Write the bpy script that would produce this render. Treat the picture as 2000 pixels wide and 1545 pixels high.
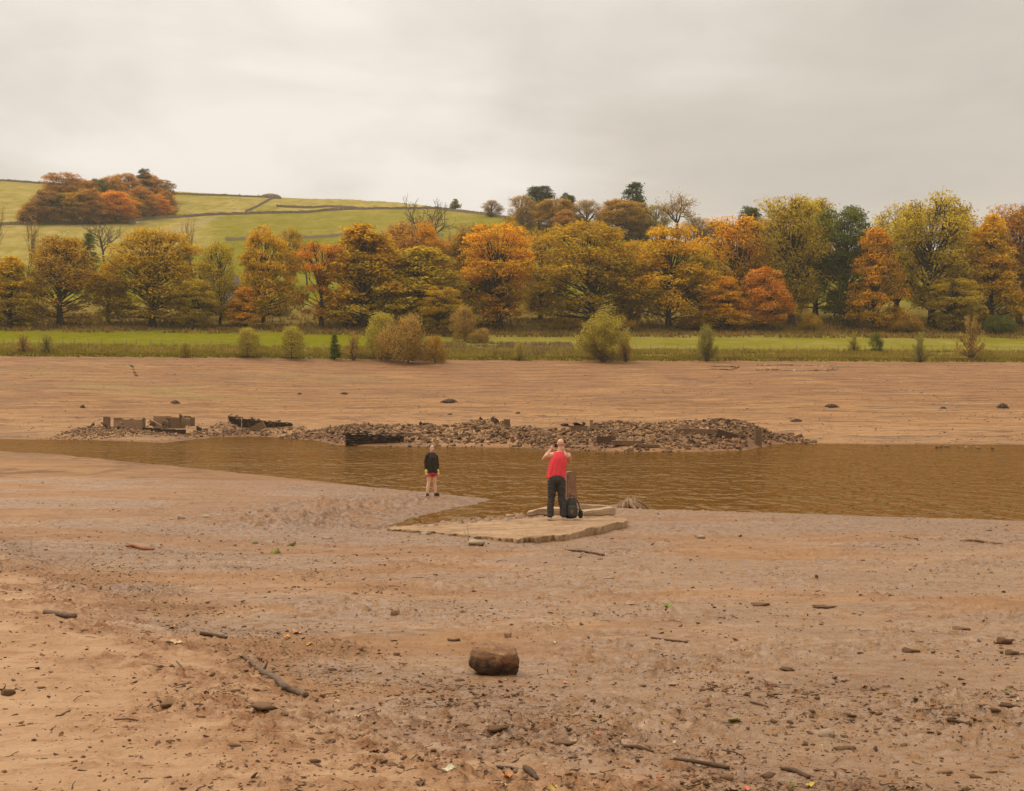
import bpy, bmesh, math, random
import numpy as np
from mathutils import Vector, Matrix, Euler

random.seed(7)
rng = np.random.default_rng(7)
for o in list(bpy.data.objects):
    bpy.data.objects.remove(o)
SC = bpy.context.scene
COL = SC.collection

# ------------------------------------------------------------------ camera
F = 2400.0            # focal length in photograph pixels (2000 wide)
CAMH = 2.9            # metres above the water
HOR = 800.0           # row of the horizon
cam_d = bpy.data.cameras.new('camera')
cam = bpy.data.objects.new('camera', cam_d); COL.objects.link(cam)
cam.location = (0, 0, CAMH); cam.rotation_euler = (math.radians(90), 0, 0)
cam_d.sensor_width = 36.0; cam_d.lens = 36.0 * F / 2000.0
cam_d.shift_y = (HOR - 772.5) / 2000.0
cam_d.clip_start = 0.1; cam_d.clip_end = 6000
SC.camera = cam

# ------------------------------------------------------------------ sky
SUN_EL, SUN_AZ = math.radians(52), math.radians(-60)     # azimuth from +Y, clockwise positive
W = bpy.data.worlds.new('World'); SC.world = W; W.use_nodes = True
nt = W.node_tree; nt.nodes.clear()
def wn(t, **k):
    n = nt.nodes.new(t)
    for a, b in k.items(): setattr(n, a, b)
    return n
w_out = wn('ShaderNodeOutputWorld'); w_bg = wn('ShaderNodeBackground')
nt.links.new(w_bg.outputs[0], w_out.inputs[0])
w_tc = wn('ShaderNodeTexCoord'); w_sep = wn('ShaderNodeSeparateXYZ')
nt.links.new(w_tc.outputs['Generated'], w_sep.inputs[0])
def wmath(op, a, b=None, c=None, clamp=False):
    n = wn('ShaderNodeMath', operation=op, use_clamp=clamp)
    for i, v in enumerate((a, b, c)):
        if v is None: continue
        if isinstance(v, (int, float)): n.inputs[i].default_value = v
        else: nt.links.new(v, n.inputs[i])
    return n.outputs[0]
zc = wmath('MAXIMUM', w_sep.outputs[2], 0.0)
zz = wmath('ADD', zc, 0.20)
cx = wmath('DIVIDE', w_sep.outputs[0], zz); cy = wmath('DIVIDE', w_sep.outputs[1], zz)
w_comb = wn('ShaderNodeCombineXYZ')
nt.links.new(cx, w_comb.inputs[0]); nt.links.new(cy, w_comb.inputs[1])
def wnoise(scale, detail, rough, off, dist=0.0):
    mp = wn('ShaderNodeMapping'); mp.inputs['Location'].default_value = off
    nt.links.new(w_comb.outputs[0], mp.inputs[0])
    n = wn('ShaderNodeTexNoise'); n.inputs['Scale'].default_value = scale
    n.inputs['Detail'].default_value = detail; n.inputs['Roughness'].default_value = rough
    n.inputs['Distortion'].default_value = dist
    nt.links.new(mp.outputs[0], n.inputs['Vector']); return n.outputs[0]
n1 = wnoise(0.62, 5, 0.5, (5.92, 5.52, 5.2), 0.3)
n2 = wnoise(1.7, 5, 0.55, (5.41, -5.52, 2.8), 0.4)
cl = wmath('ADD', wmath('MULTIPLY', n1, 0.72), wmath('MULTIPLY', n2, 0.28))
w_ramp = wn('ShaderNodeValToRGB'); nt.links.new(cl, w_ramp.inputs[0])
e = w_ramp.color_ramp.elements
e[0].position = 0.38; e[0].color = (0.428, 0.393, 0.344, 1)
e[1].position = 0.60; e[1].color = (0.730, 0.680, 0.615, 1)
m = e.new(0.47); m.color = (0.508, 0.464, 0.402, 1)
# the low band by the horizon is evener and paler
w_lowf = wn('ShaderNodeMapRange', interpolation_type='SMOOTHSTEP')
nt.links.new(w_sep.outputs[2], w_lowf.inputs[0])
w_lowf.inputs[1].default_value = 0.03; w_lowf.inputs[2].default_value = 0.20
w_mix = wn('ShaderNodeMix', data_type='RGBA')
nt.links.new(w_lowf.outputs[0], w_mix.inputs[0])
w_mix.inputs[6].default_value = (0.535, 0.482, 0.416, 1)
nt.links.new(w_ramp.outputs[0], w_mix.inputs[7])
# overcast skies brighten towards the zenith (CIE overcast law)
w_zen = wn('ShaderNodeMapRange', interpolation_type='SMOOTHSTEP')
nt.links.new(w_sep.outputs[2], w_zen.inputs[0])
w_zen.inputs[1].default_value = 0.27; w_zen.inputs[2].default_value = 1.0
w_zen.inputs[3].default_value = 1.0; w_zen.inputs[4].default_value = 3.0
w_vm = wn('ShaderNodeVectorMath', operation='SCALE')
nt.links.new(w_mix.outputs[2], w_vm.inputs[0]); nt.links.new(w_zen.outputs[0], w_vm.inputs['Scale'])
w_sky = wn('ShaderNodeTexSky', sky_type='NISHITA', sun_disc=False)
w_sky.sun_elevation = SUN_EL; w_sky.sun_rotation = SUN_AZ
w_sky.air_density = 1.0; w_sky.dust_density = 6.0
w_sc = wn('ShaderNodeVectorMath', operation='SCALE'); w_sc.inputs['Scale'].default_value = 0.004
nt.links.new(w_sky.outputs[0], w_sc.inputs[0])
w_add = wn('ShaderNodeVectorMath', operation='ADD')
nt.links.new(w_vm.outputs[0], w_add.inputs[0]); nt.links.new(w_sc.outputs[0], w_add.inputs[1])
nt.links.new(w_add.outputs[0], w_bg.inputs[0]); w_bg.inputs[1].default_value = 1.0

# ------------------------------------------------------------------ sun behind the cloud
sd_ = bpy.data.lights.new('sun', 'SUN'); sd_.energy = 1.5; sd_.angle = math.radians(35); sd_.color = (1.0, 0.88, 0.70)
sun = bpy.data.objects.new('sun', sd_); COL.objects.link(sun)
sdir = Vector((math.sin(SUN_AZ) * math.cos(SUN_EL), math.cos(SUN_AZ) * math.cos(SUN_EL), math.sin(SUN_EL)))
sun.rotation_euler = (-sdir).to_track_quat('-Z', 'Y').to_euler(); sun.location = sdir * 200

vs = SC.view_settings
vs.view_transform = 'Standard'; vs.look = 'None'; vs.gamma = 1; vs.use_curve_mapping = False; vs.exposure = 0.33
SC.render.engine = 'CYCLES'
SC.cycles.use_denoising = True
SC.cycles.max_bounces = 6; SC.cycles.diffuse_bounces = 2; SC.cycles.glossy_bounces = 2
SC.cycles.transmission_bounces = 2; SC.cycles.volume_bounces = 0; SC.cycles.caustics_reflective = False

# ------------------------------------------------------------------ helpers
_PR = np.random.default_rng(1234); _PERM = _PR.permutation(256).astype(np.int32)
_ANG = _PR.uniform(0, 2 * math.pi, 256); _GX, _GY = np.cos(_ANG), np.sin(_ANG)
def vnoise(x, y, seed=0):
    """gradient noise, about -1..1"""
    x = np.asarray(x, float); y = np.asarray(y, float)
    x0 = np.floor(x); y0 = np.floor(y); fx = x - x0; fy = y - y0
    ix = (x0.astype(np.int32) + seed * 37) & 255; iy = (y0.astype(np.int32) + seed * 101) & 255
    u = fx * fx * fx * (fx * (fx * 6 - 15) + 10); v = fy * fy * fy * (fy * (fy * 6 - 15) + 10)
    pa = _PERM[ix]; pb = _PERM[(ix + 1) & 255]; iy1 = (iy + 1) & 255
    a = _PERM[(pa + iy) & 255]; b = _PERM[(pb + iy) & 255]; c = _PERM[(pa + iy1) & 255]; d = _PERM[(pb + iy1) & 255]
    n0 = _GX[a] * fx + _GY[a] * fy; n0 = n0 + u * (_GX[b] * (fx - 1) + _GY[b] * fy - n0)
    n1 = _GX[c] * fx + _GY[c] * (fy - 1); n1 = n1 + u * (_GX[d] * (fx - 1) + _GY[d] * (fy - 1) - n1)
    return (n0 + v * (n1 - n0)) * 1.5
def fbm(x, y, o=4, seed=0, gain=0.5):
    s = 0; a = 1.0; t = 0
    for i in range(o):
        s = s + a * vnoise(x * 2 ** i, y * 2 ** i, seed + i * 17); t += a; a *= gain
    return s / t
def sstep(a, b, x):
    t = np.clip((np.asarray(x, float) - a) / (b - a), 0, 1); return t * t * (3 - 2 * t)

def mesh_np(name, verts, quads=None, tris=None, smooth=False):
    """fast mesh from arrays"""
    me = bpy.data.meshes.new(name)
    verts = np.asarray(verts, np.float32).reshape(-1, 3)
    fl, tot = [], []
    if quads is not None and len(quads):
        q = np.asarray(quads, np.int32).reshape(-1, 4); fl.append(q.ravel()); tot.append(np.full(len(q), 4, np.int32))
    if tris is not None and len(tris):
        t = np.asarray(tris, np.int32).reshape(-1, 3); fl.append(t.ravel()); tot.append(np.full(len(t), 3, np.int32))
    fl = np.concatenate(fl); tot = np.concatenate(tot)
    st = np.concatenate([[0], np.cumsum(tot)[:-1]]).astype(np.int32)
    me.vertices.add(len(verts)); me.vertices.foreach_set('co', verts.ravel())
    me.loops.add(len(fl)); me.loops.foreach_set('vertex_index', fl)
    me.polygons.add(len(tot)); me.polygons.foreach_set('loop_start', st); me.polygons.foreach_set('loop_total', tot)
    if smooth: me.polygons.foreach_set('use_smooth', np.ones(len(tot), bool))
    me.update(calc_edges=True)
    return me
def attr_f(me, name, vals):
    a = me.attributes.new(name, 'FLOAT', 'POINT'); a.data.foreach_set('value', np.asarray(vals, np.float32).ravel())
def attr_c(me, name, vals):
    a = me.attributes.new(name, 'FLOAT_COLOR', 'POINT'); a.data.foreach_set('color', np.asarray(vals, np.float32).ravel())

def link(name, me, mat=None, parent=None, loc=None):
    o = bpy.data.objects.new(name, me); COL.objects.link(o)
    if mat is not None and me is not None and len(me.materials) == 0:
        for mm in (mat if isinstance(mat, (list, tuple)) else [mat]): me.materials.append(mm)
    if parent is not None: o.parent = parent
    if loc is not None: o.location = loc
    return o
def tag(o, label=None, cat=None, group=None, kind=None):
    if label: o['label'] = label
    if cat: o['category'] = cat
    if group: o['group'] = group
    if kind or cat: o['kind'] = kind or 'thing'
    return o
def empty(name, loc, rz=0, label=None, cat=None, group=None):
    o = bpy.data.objects.new(name, None); COL.objects.link(o); o.location = loc; o.rotation_euler = (0, 0, rz)
    o.empty_display_size = 0.2
    return tag(o, label, cat, group)

class MB:
    """collects shapes into one mesh"""
    def __init__(s): s.v = []; s.f = []; s.n = 0
    def add(s, v, f):
        v = np.asarray(v, float).reshape(-1, 3)
        s.v.append(v); s.f += [tuple(int(i) + s.n for i in a) for a in f]; s.n += len(v)
    def box(s, c, size, rot=None, jitter=0.0, seed=0):
        x, y, z = [a / 2 for a in size]
        v = np.array([(-x,-y,-z),(x,-y,-z),(x,y,-z),(-x,y,-z),(-x,-y,z),(x,-y,z),(x,y,z),(-x,y,z)])
        if jitter: v = v + np.random.default_rng(seed).uniform(-jitter, jitter, v.shape)
        if rot is not None: v = v @ np.array(Euler(rot).to_matrix()).T
        s.add(v + np.array(c), [(0,3,2,1),(4,5,6,7),(0,1,5,4),(1,2,6,5),(2,3,7,6),(3,0,4,7)])
    def tube(s, pts, rad, n=8, caps=True, squash=None):
        pts = np.asarray(pts, float); rad = np.broadcast_to(np.asarray(rad, float), (len(pts),))
        rings = []
        d = np.gradient(pts, axis=0)
        ref = np.array([0, 0, 1.0]) if abs(d[0][2]) < 0.9 * np.linalg.norm(d[0]) else np.array([1.0, 0, 0])
        for i in range(len(pts)):
            t = d[i] / (np.linalg.norm(d[i]) + 1e-9)
            a = np.cross(t, ref); a /= np.linalg.norm(a) + 1e-9; b = np.cross(t, a)
            ang = np.arange(n) * 2 * math.pi / n
            rings.append(pts[i] + rad[i] * (np.cos(ang)[:, None] * a + np.sin(ang)[:, None] * b))
        v = np.concatenate(rings); f = []
        for i in range(len(pts) - 1):
            for k in range(n):
                f.append((i*n+k, i*n+(k+1) % n, (i+1)*n+(k+1) % n, (i+1)*n+k))
        if caps: f.append(tuple(range(n))[::-1]); f.append(tuple((len(pts)-1)*n+k for k in range(n)))
        s.add(v, f)
    def rings(s, rings, caps=True):
        """loft through rings of equal point count"""
        n = len(rings[0]); v = np.concatenate([np.asarray(r, float) for r in rings]); f = []
        for i in range(len(rings) - 1):
            for k in range(n):
                f.append((i*n+k, i*n+(k+1) % n, (i+1)*n+(k+1) % n, (i+1)*n+k))
        if caps: f.append(tuple(range(n))[::-1]); f.append(tuple((len(rings)-1)*n+k for k in range(n)))
        s.add(v, f)
    def ball(s, c, r, nu=12, nv=8, rot=None):
        r = np.broadcast_to(np.asarray(r, float), (3,))
        v = [(0, 0, 1)]; f = []
        for i in range(1, nv):
            for k in range(nu):
                t = math.pi * i / nv; p = 2 * math.pi * k / nu
                v.append((math.sin(t) * math.cos(p), math.sin(t) * math.sin(p), math.cos(t)))
        v.append((0, 0, -1)); v = np.array(v) * r
        if rot is not None: v = v @ np.array(Euler(rot).to_matrix()).T
        for k in range(nu): f.append((0, 1+k, 1+(k+1) % nu))
        for i in range(nv - 2):
            for k in range(nu):
                a = 1+i*nu+k; b = 1+i*nu+(k+1) % nu; f.append((a, a+nu, b+nu, b))
        l = len(v) - 1; o = 1 + (nv-2) * nu
        for k in range(nu): f.append((l, o+(k+1) % nu, o+k))
        s.add(v + np.array(c), f)
    def mesh(s, name, smooth=False):
        me = bpy.data.meshes.new(name)
        me.from_pydata(np.concatenate(s.v).tolist(), [], s.f)
        if smooth: me.polygons.foreach_set('use_smooth', np.ones(len(me.polygons), bool))
        me.update(); return me
    def build(s, name, mat, parent=None, loc=None, smooth=False):
        return link(name, s.mesh(name, smooth), mat, parent, loc)

def lin(r, g, b):
    f = lambda c: (c/255/12.92) if c/255 <= 0.04045 else ((c/255+0.055)/1.055)**2.4
    return (f(r), f(g), f(b), 1.0)

class NT:
    """little node-tree helper"""
    def __init__(s, name):
        s.m = bpy.data.materials.new(name); s.m.use_nodes = True; s.t = s.m.node_tree; s.t.nodes.clear()
        s.out = s.n('ShaderNodeOutputMaterial')
    def n(s, t, **k):
        x = s.t.nodes.new(t)
        for a, b in k.items(): setattr(x, a, b)
        return x
    def set(s, sock, v):
        if v is None: return
        if isinstance(v, bpy.types.NodeSocket): s.t.links.new(v, sock)
        else: sock.default_value = v
    def math(s, op, a, b=None, clamp=False):
        x = s.n('ShaderNodeMath', operation=op, use_clamp=clamp); s.set(x.inputs[0], a); s.set(x.inputs[1], b); return x.outputs[0]
    def mix(s, f, a, b, blend='MIX'):
        x = s.n('ShaderNodeMix', data_type='RGBA', blend_type=blend); s.set(x.inputs[0], f); s.set(x.inputs[6], a); s.set(x.inputs[7], b); return x.outputs[2]
    def rng(s, v, a, b, c=0.0, d=1.0):
        x = s.n('ShaderNodeMapRange'); s.set(x.inputs[0], v)
        for i, q in enumerate((a, b, c, d)): s.set(x.inputs[i+1], q)
        return x.outputs[0]
    def pos(s, scale=(1, 1, 1), obj=False, rot=(0, 0, 0)):
        src = s.n('ShaderNodeTexCoord').outputs['Object'] if obj else s.n('ShaderNodeNewGeometry').outputs['Position']
        mp = s.n('ShaderNodeMapping'); s.set(mp.inputs[0], src); mp.inputs['Scale'].default_value = scale; mp.inputs['Rotation'].default_value = rot
        return mp.outputs[0]
    def noise(s, vec, scale, detail=4, rough=0.55, dist=0.0):
        x = s.n('ShaderNodeTexNoise'); s.set(x.inputs['Vector'], vec); x.inputs['Scale'].default_value = scale
        x.inputs['Detail'].default_value = detail; x.inputs['Roughness'].default_value = rough; x.inputs['Distortion'].default_value = dist
        return x.outputs[0]
    def attr(s, name, kind='GEOMETRY'):
        return s.n('ShaderNodeAttribute', attribute_name=name, attribute_type=kind)
    def bump(s, h, strength=0.3, dist=0.05, normal=None):
        x = s.n('ShaderNodeBump'); x.inputs['Strength'].default_value = strength; x.inputs['Distance'].default_value = dist
        s.set(x.inputs['Height'], h); s.set(x.inputs['Normal'], normal); return x.outputs[0]
    def bsdf(s, col, rough=0.8, normal=None, spec=0.4, **kw):
        x = s.n('ShaderNodeBsdfPrincipled'); s.set(x.inputs['Base Color'], col); s.set(x.inputs['Roughness'], rough)
        s.set(x.inputs['Normal'], normal); s.set(x.inputs['Specular IOR Level'], spec)
        for a, b in kw.items(): s.set(x.inputs[a], b)
        s.t.links.new(x.outputs[0], s.out.inputs[0]); return x

def simple(name, c1, c2, scale=6, rough=0.85, bump=0.3, bdist=0.02, obj=True, stretch=(1, 1, 1), detail=6, spec=0.3, lo=0.35, hi=0.65):
    t = NT(name); p = t.pos(stretch, obj)
    a = t.noise(p, scale, detail, 0.6); b = t.noise(p, scale * 4.3, 4, 0.6)
    f = t.math('ADD', t.math('MULTIPLY', a, 0.65), t.math('MULTIPLY', b, 0.35))
    t.bsdf(t.mix(t.rng(f, lo, hi), c1, c2), rough, t.bump(f, bump, bdist), spec)
    return t.m

# ------------------------------------------------------------------ terrain as one height function
def unproj(px, py, z=0.0):
    y = (CAMH - z) * F / (py - HOR); return ((px - 1000) / F * y, y)
NEAR = [(-6000, 884), (-400, 884), (0, 886), (150, 893), (300, 908), (450, 922), (600, 938), (740, 953), (860, 966), (930, 972), (962, 976),
        (940, 982), (890, 990), (835, 1003), (800, 1013), (770, 1022), (752, 1028), (790, 1030), (840, 1024), (950, 1014), (1030, 1009),
        (1080, 1003), (1130, 996), (1205, 987), (1215, 993), (1260, 995), (1300, 997), (1500, 1002), (1700, 1009), (2000, 1019), (2400, 1028), (6000, 1032)]
FAR = [(-6000, 856), (-400, 856), (0, 858), (150, 859), (250, 862), (318, 865), (330, 863.5), (400, 856), (440, 851.5), (500, 852), (560, 855), (600, 858),
       (660, 862), (672, 868), (780, 872), (900, 873), (1000, 874.5), (1100, 878), (1200, 882), (1280, 882.5), (1350, 881), (1420, 880), (1436, 873), (1490, 867),
       (1560, 866), (1700, 868), (1850, 868), (2000, 869), (2400, 870), (6000, 870)]
WPOLY = np.array([unproj(*p) for p in NEAR] + [unproj(*p) for p in FAR[::-1]])

def water_sd(x, y):
    """signed distance to the water's edge, positive on land"""
    best = np.full(x.shape, 1e9); inside = np.zeros(x.shape, bool); n = len(WPOLY)
    for i in range(n):
        ax, ay = WPOLY[i]; bx, by = WPOLY[(i + 1) % n]
        dx, dy = bx - ax, by - ay
        t = np.clip(((x - ax) * dx + (y - ay) * dy) / (dx * dx + dy * dy + 1e-12), 0, 1)
        d = (x - ax - t * dx) ** 2 + (y - ay - t * dy) ** 2
        best = np.minimum(best, d)
        c = (ay > y) != (by > y)
        xi = ax + (y - ay) * dx / (dy if dy != 0 else 1e-12)
        inside ^= c & (x < xi)
    best = np.sqrt(best); sd = np.where(inside, -best, best); m_ = np.abs(sd) < 4
    if m_.any(): sd[m_] += (.30 * fbm(x[m_] * .45, y[m_] * .45, 2, 111) + .14 * fbm(x[m_] * 1.9, y[m_] * 1.9, 3, 112)) * np.where(y[m_] < 70, 1.0, 2.2) * sstep(4, 1.5, np.abs(sd[m_]))
    return sd

def PX(x, y): return 1000 + F * x / np.maximum(y, 1.0)
def Yedge(px): return np.interp(px, [-3000, -500, 0, 500, 850, 1500, 2000, 2600, 6000], [196, 200, 203, 210, 220, 224, 229, 232, 236])
RIDGE = ([-6000, -1500, -500, 0, 330, 540, 700, 850, 930, 1000, 1130, 1300, 1500, 1700, 2000, 2600, 6000],
         [350, 346, 346, 351, 373, 382, 390, 403, 413, 424, 456, 470, 485, 492, 488, 485, 485])
def Yridge(px): return np.interp(px, [-6000, 600, 900, 1130, 1500, 6000], [700, 700, 560, 450, 430, 430])
# rubble heaps: crest (px, py of the top), distance of crest, front foot
def _heap(rows, back):       # rows: px, row of the crest, distance of the crest, distance of the front foot
    r_ = np.array(rows, float); return dict(px=r_[:, 0], py=r_[:, 1], yc=r_[:, 2], yf=r_[:, 3], back=back, x=(r_[:, 0] - 1000) / F * r_[:, 2], z=CAMH + (HOR - r_[:, 1]) * r_[:, 2] / F)
HEAPS = [_heap([(560, 852, 130, 126), (600, 843, 127, 121), (650, 835, 120, 113), (690, 829, 112, 101), (740, 829, 111, 98), (800, 831, 111, 97), (860, 832, 111, 96.5), (905, 826, 111, 96), (950, 819, 111, 95.5), (985, 826, 110, 95), (1010, 838, 109, 94), (1040, 845, 107, 92), (1075, 852, 103, 90)], 7),
         _heap([(1035, 848, 103, 91), (1070, 842, 102, 89.5), (1110, 836, 100, 88), (1160, 830, 100, 86.5), (1210, 823, 100, 85), (1260, 829, 99, 84.5), (1310, 825, 99, 85), (1345, 823, 100, 86), (1400, 818, 101, 88), (1450, 822, 105, 96), (1480, 836, 107, 102), (1510, 850, 109, 104.5), (1575, 862, 109, 105.5)], 7),
         _heap([(135, 850, 126, 120), (180, 843, 126, 119), (230, 845, 126, 118), (300, 848, 126, 118), (360, 849, 127, 121), (400, 846, 130, 125), (440, 845, 134, 130), (480, 852, 136, 132)], 4),
         _heap([(385, 846, 138.5, 134), (415, 832, 138.5, 134), (432, 822, 138.5, 134), (450, 826, 138.5, 134), (470, 836, 138.5, 134), (500, 843, 138.5, 134), (560, 845, 138.5, 132), (600, 848, 138.5, 130)], 4)]
def heap_t(hp, x, y):
    yc = np.interp(x, hp['x'], hp['yc']); yf = np.interp(x, hp['x'], hp['yf']); d = y - yc + 0.8 * vnoise(x * 0.3, y * 0.0 + 3.3, 5)
    return np.where(d < 0, 1 + d / (yc - yf), 1 - d / hp['back'])
def heap_h(x, y):
    out = np.zeros(np.shape(x))
    for hp in HEAPS:
        zc_ = np.interp(x, hp['x'], hp['z'], left=0, right=0); s = np.clip(heap_t(hp, x, y), 0, 1) ** 0.85
        out = np.maximum(out, np.maximum(zc_, 0) * s)
    return out

BANK_A, BANK_B = np.array((-8.6, 20.7)), np.array((0.55, 5.2))
def bank_side(x, y):
    d = (BANK_B - BANK_A) / np.linalg.norm(BANK_B - BANK_A)
    return -((x - BANK_A[0]) * (-d[1]) + (y - BANK_A[1]) * d[0])      # >0 towards the dry side by the camera

def zones(x, y):
    """dry sand, wet film, clay ridge masks of the near mud"""
    s = bank_side(x, y) + 0.9 * fbm(x * 0.35, y * 0.35, 3, 41) + 0.25 * fbm(x * 2.1, y * 2.1, 3, 43)
    sand = sstep(-0.7, 0.9, s)
    clay = np.exp(-((s - 0.35) / 1.15) ** 2) * sstep(-0.45, 0.20, fbm(x * 1.3 + y * .5, y * 1.1, 4, 51))
    wet = (1 - sand) * sstep(-0.22, 0.16, fbm(x * 0.16 + 3, y * 0.30, 4, 61) + 0.14 - 0.010 * np.maximum(y - 16, 0))
    return sand, wet, clay

def debris_density(x, y, sand, clay):
    s = bank_side(x, y) + .55 * fbm(x * .5, y * .5, 2, 44)
    line = np.exp(-((s + .7) / .55) ** 2) * sstep(-.45, .15, fbm(x * .8, y * .8, 3, 45))               # broken dark line along the edge of the dry sand
    line2 = np.exp(-((s + 3.6) / .9) ** 2) * sstep(-.1, .35, fbm(x * .5, y * .7, 3, 46)) * .6
    pt = sstep(.02, .48, fbm(x * .33, y * .55, 4, 62)); left = sstep(0, -3.5, x) * sstep(14, 18, y) * sstep(29, 24, y) * sstep(-.25, .35, fbm(x * .4, y * .8, 3, 47))
    return np.clip(.04 + (1 - sand) * (.10 + .60 * pt) + 1.1 * line + line2 + .55 * clay + .55 * left, 0, 1) * (1 - .55 * sstep(24, 32, y))

def H0(x, y):
    """large form"""
    x = np.asarray(x, float); y = np.asarray(y, float)
    px = PX(x, y); sd = water_sd(x, y)
    B = np.interp(y, [-80, -10, 2, 5, 10, 14, 20, 24, 28, 34, 40, 60, 80, 100], [9, 2.2, 1.42, 1.2, 0.78, 0.58, 0.36, 0.22, 0.17, 0.22, 0.30, 0.40, 0.5, 0.5])
    yc = np.interp(px, [-6000, 0, 300, 600, 960, 1300, 6000], [96, 96, 94, 85, 62, 57, 57])
    near = np.where(sd > 0, B * (1 - np.exp(-sd / 2.6)) + 0.012, -np.minimum(1.6, -sd * 0.12) - 0.01)
    # muddy slope that drops into the inlet beside the spit
    Ye = Yedge(px)
    t = np.where(sd > 0, sd / (sd + np.maximum(Ye - y, 0) + 1e-6), 0)
    zf = 11.6 * (0.25 * t + 0.75 * t ** 1.15)
    far = np.where(sd > 0, zf + 0.01, near)
    h = np.where(y > yc, far, near)
    # above the old water line: bank, meadow, hillside
    s = y - Ye
    Yr = Yridge(px); zr = CAMH + (HOR - np.interp(px, *RIDGE)) * Yr / F
    z1 = np.interp(s, [0, 0.7, 9, 13, 55, 82], [11.6, 12.15, 13.7, 14.3, 20.3, 25.5])
    q = np.clip((s - 82) / np.maximum(Yr - Ye - 82, 1), 0, 1)
    hill = 25.5 + (zr - 25.5) * (0.88 * q + 0.12 * q * q * (3 - 2 * q))
    beyond = np.maximum(y - Yr, 0)
    hill = hill - beyond * 0.05 - 0.00002 * beyond ** 2
    up = np.where(s < 82, z1, hill)
    h = np.where(s > 0, up, h)
    return h, sd, s

def relief_near(x, y, sd):
    land = sstep(0.0, 1.2, sd); sand, wet, clay = zones(x, y)
    e = 0.055 * fbm(x * 0.5, y * 0.5, 3, 3) + 0.020 * fbm(x * 2.3, y * 2.9, 3, 9)
    r1 = fbm(x * 3.2 + y * 1.2, y * 6.5, 4, 13, 0.6)
    rough_patch = sstep(-0.25, 0.3, fbm(x * 0.45, y * 0.6, 3, 19))
    clods = np.maximum(r1 - 0.07, 0) * 0.135 * rough_patch * (1 - 0.75 * sand)
    r2 = np.maximum(fbm(x * 8.0, y * 13.0, 3, 23, 0.7) - 0.04, 0) * 0.075 * rough_patch * (1 - 0.5 * sand)
    ridge = clay * (0.025 + 0.11 * np.maximum(fbm(x * 6.5, y * 8.5, 4, 29, .65), 0))
    gully = sstep(0.3, 1.6, sd) * sstep(5.5, 2.5, sd) * (x < 1) * (y > 29) * (y < 42) * np.abs(fbm(x * 2.6, y * 2.0, 3, 77)) * 0.36
    micro = 0.007 * fbm(x * 16, y * 16, 2, 31)
    return (e * (1 - 0.7 * wet) + clods + r2 + ridge + micro + 0.10 * sand) * land + gully
def relief_far(x, y, h, sd):
    farr = 0.05 * fbm(x * 0.4, y * 0.4, 3, 5) + 0.03 * np.abs(fbm(x * 1.6, y * 1.6, 2, 6))
    hz = h + 0.25 * fbm(x * 0.03, y * 0.03, 3, 8)      # drawdown terraces
    saw = hz / 0.62; saw = saw - np.floor(saw)
    terr = (0.22 * sstep(0.0, 0.16, saw) - 0.22 * saw) * sstep(1.5, 3.5, h)
    return np.where(sd > 0, (farr + terr) * sstep(0, 3, sd), 0)
def H(x, y):
    x = np.asarray(x, float).ravel(); y = np.asarray(y, float).ravel()
    h, sd, s = H0(x, y); out = h.copy(); up = s > 0
    k = ~up & (y < 44)
    if k.any(): out[k] += sstep(44, 34, y[k]) * relief_near(x[k], y[k], sd[k])
    k = ~up & (y > 34)
    if k.any(): out[k] += (1 - sstep(44, 34, y[k])) * relief_far(x[k], y[k], h[k], sd[k])
    if up.any():
        X_, Y_, S_ = x[up], y[up], s[up]
        ug = 0.16 * fbm(X_ * 0.12, Y_ * 0.12, 3, 15) + 0.10 * fbm(X_ * 0.6, Y_ * 0.6, 2, 16) + 1.2 * fbm(X_ * 0.012, Y_ * 0.012, 3, 18) * sstep(100, 200, S_)
        out[up] += ug * sstep(0, 6, S_)
    k = ~up & (y > 60)
    if k.any(): out[k] = np.maximum(out[k], heap_h(x[k], y[k]) * (1 + 0.10 * fbm(x[k] * 0.9, y[k] * 0.9, 3, 90)))
    return out
def Hs(x, y): return float(H(np.array([x]), np.array([y]))[0])
def G(px, d):
    x = (px - 1000) / F * d; return Vector((x, d, Hs(x, d)))
def ground_at(px, py, lo=4.0, hi=340.0):
    """where the pixel's ray meets the ground"""
    f = lambda ys: np.maximum(H((px - 1000) / F * ys, ys), 0.0) - (CAMH + (HOR - py) * ys / F)
    ys = np.exp(np.linspace(math.log(lo), math.log(hi), 260)); v_ = f(ys); k = int(np.argmax(v_ >= 0)) if (v_ >= 0).any() else int(np.argmax(v_)); k = max(k, 1)
    ys = np.linspace(ys[k - 1], ys[k], 40); v_ = f(ys); k = int(np.argmax(v_ >= 0)) if (v_ >= 0).any() else int(np.argmax(v_)); y = float(ys[k])
    return Vector(((px - 1000) / F * y, y, max(Hs((px - 1000) / F * y, y), 0.0)))
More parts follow.
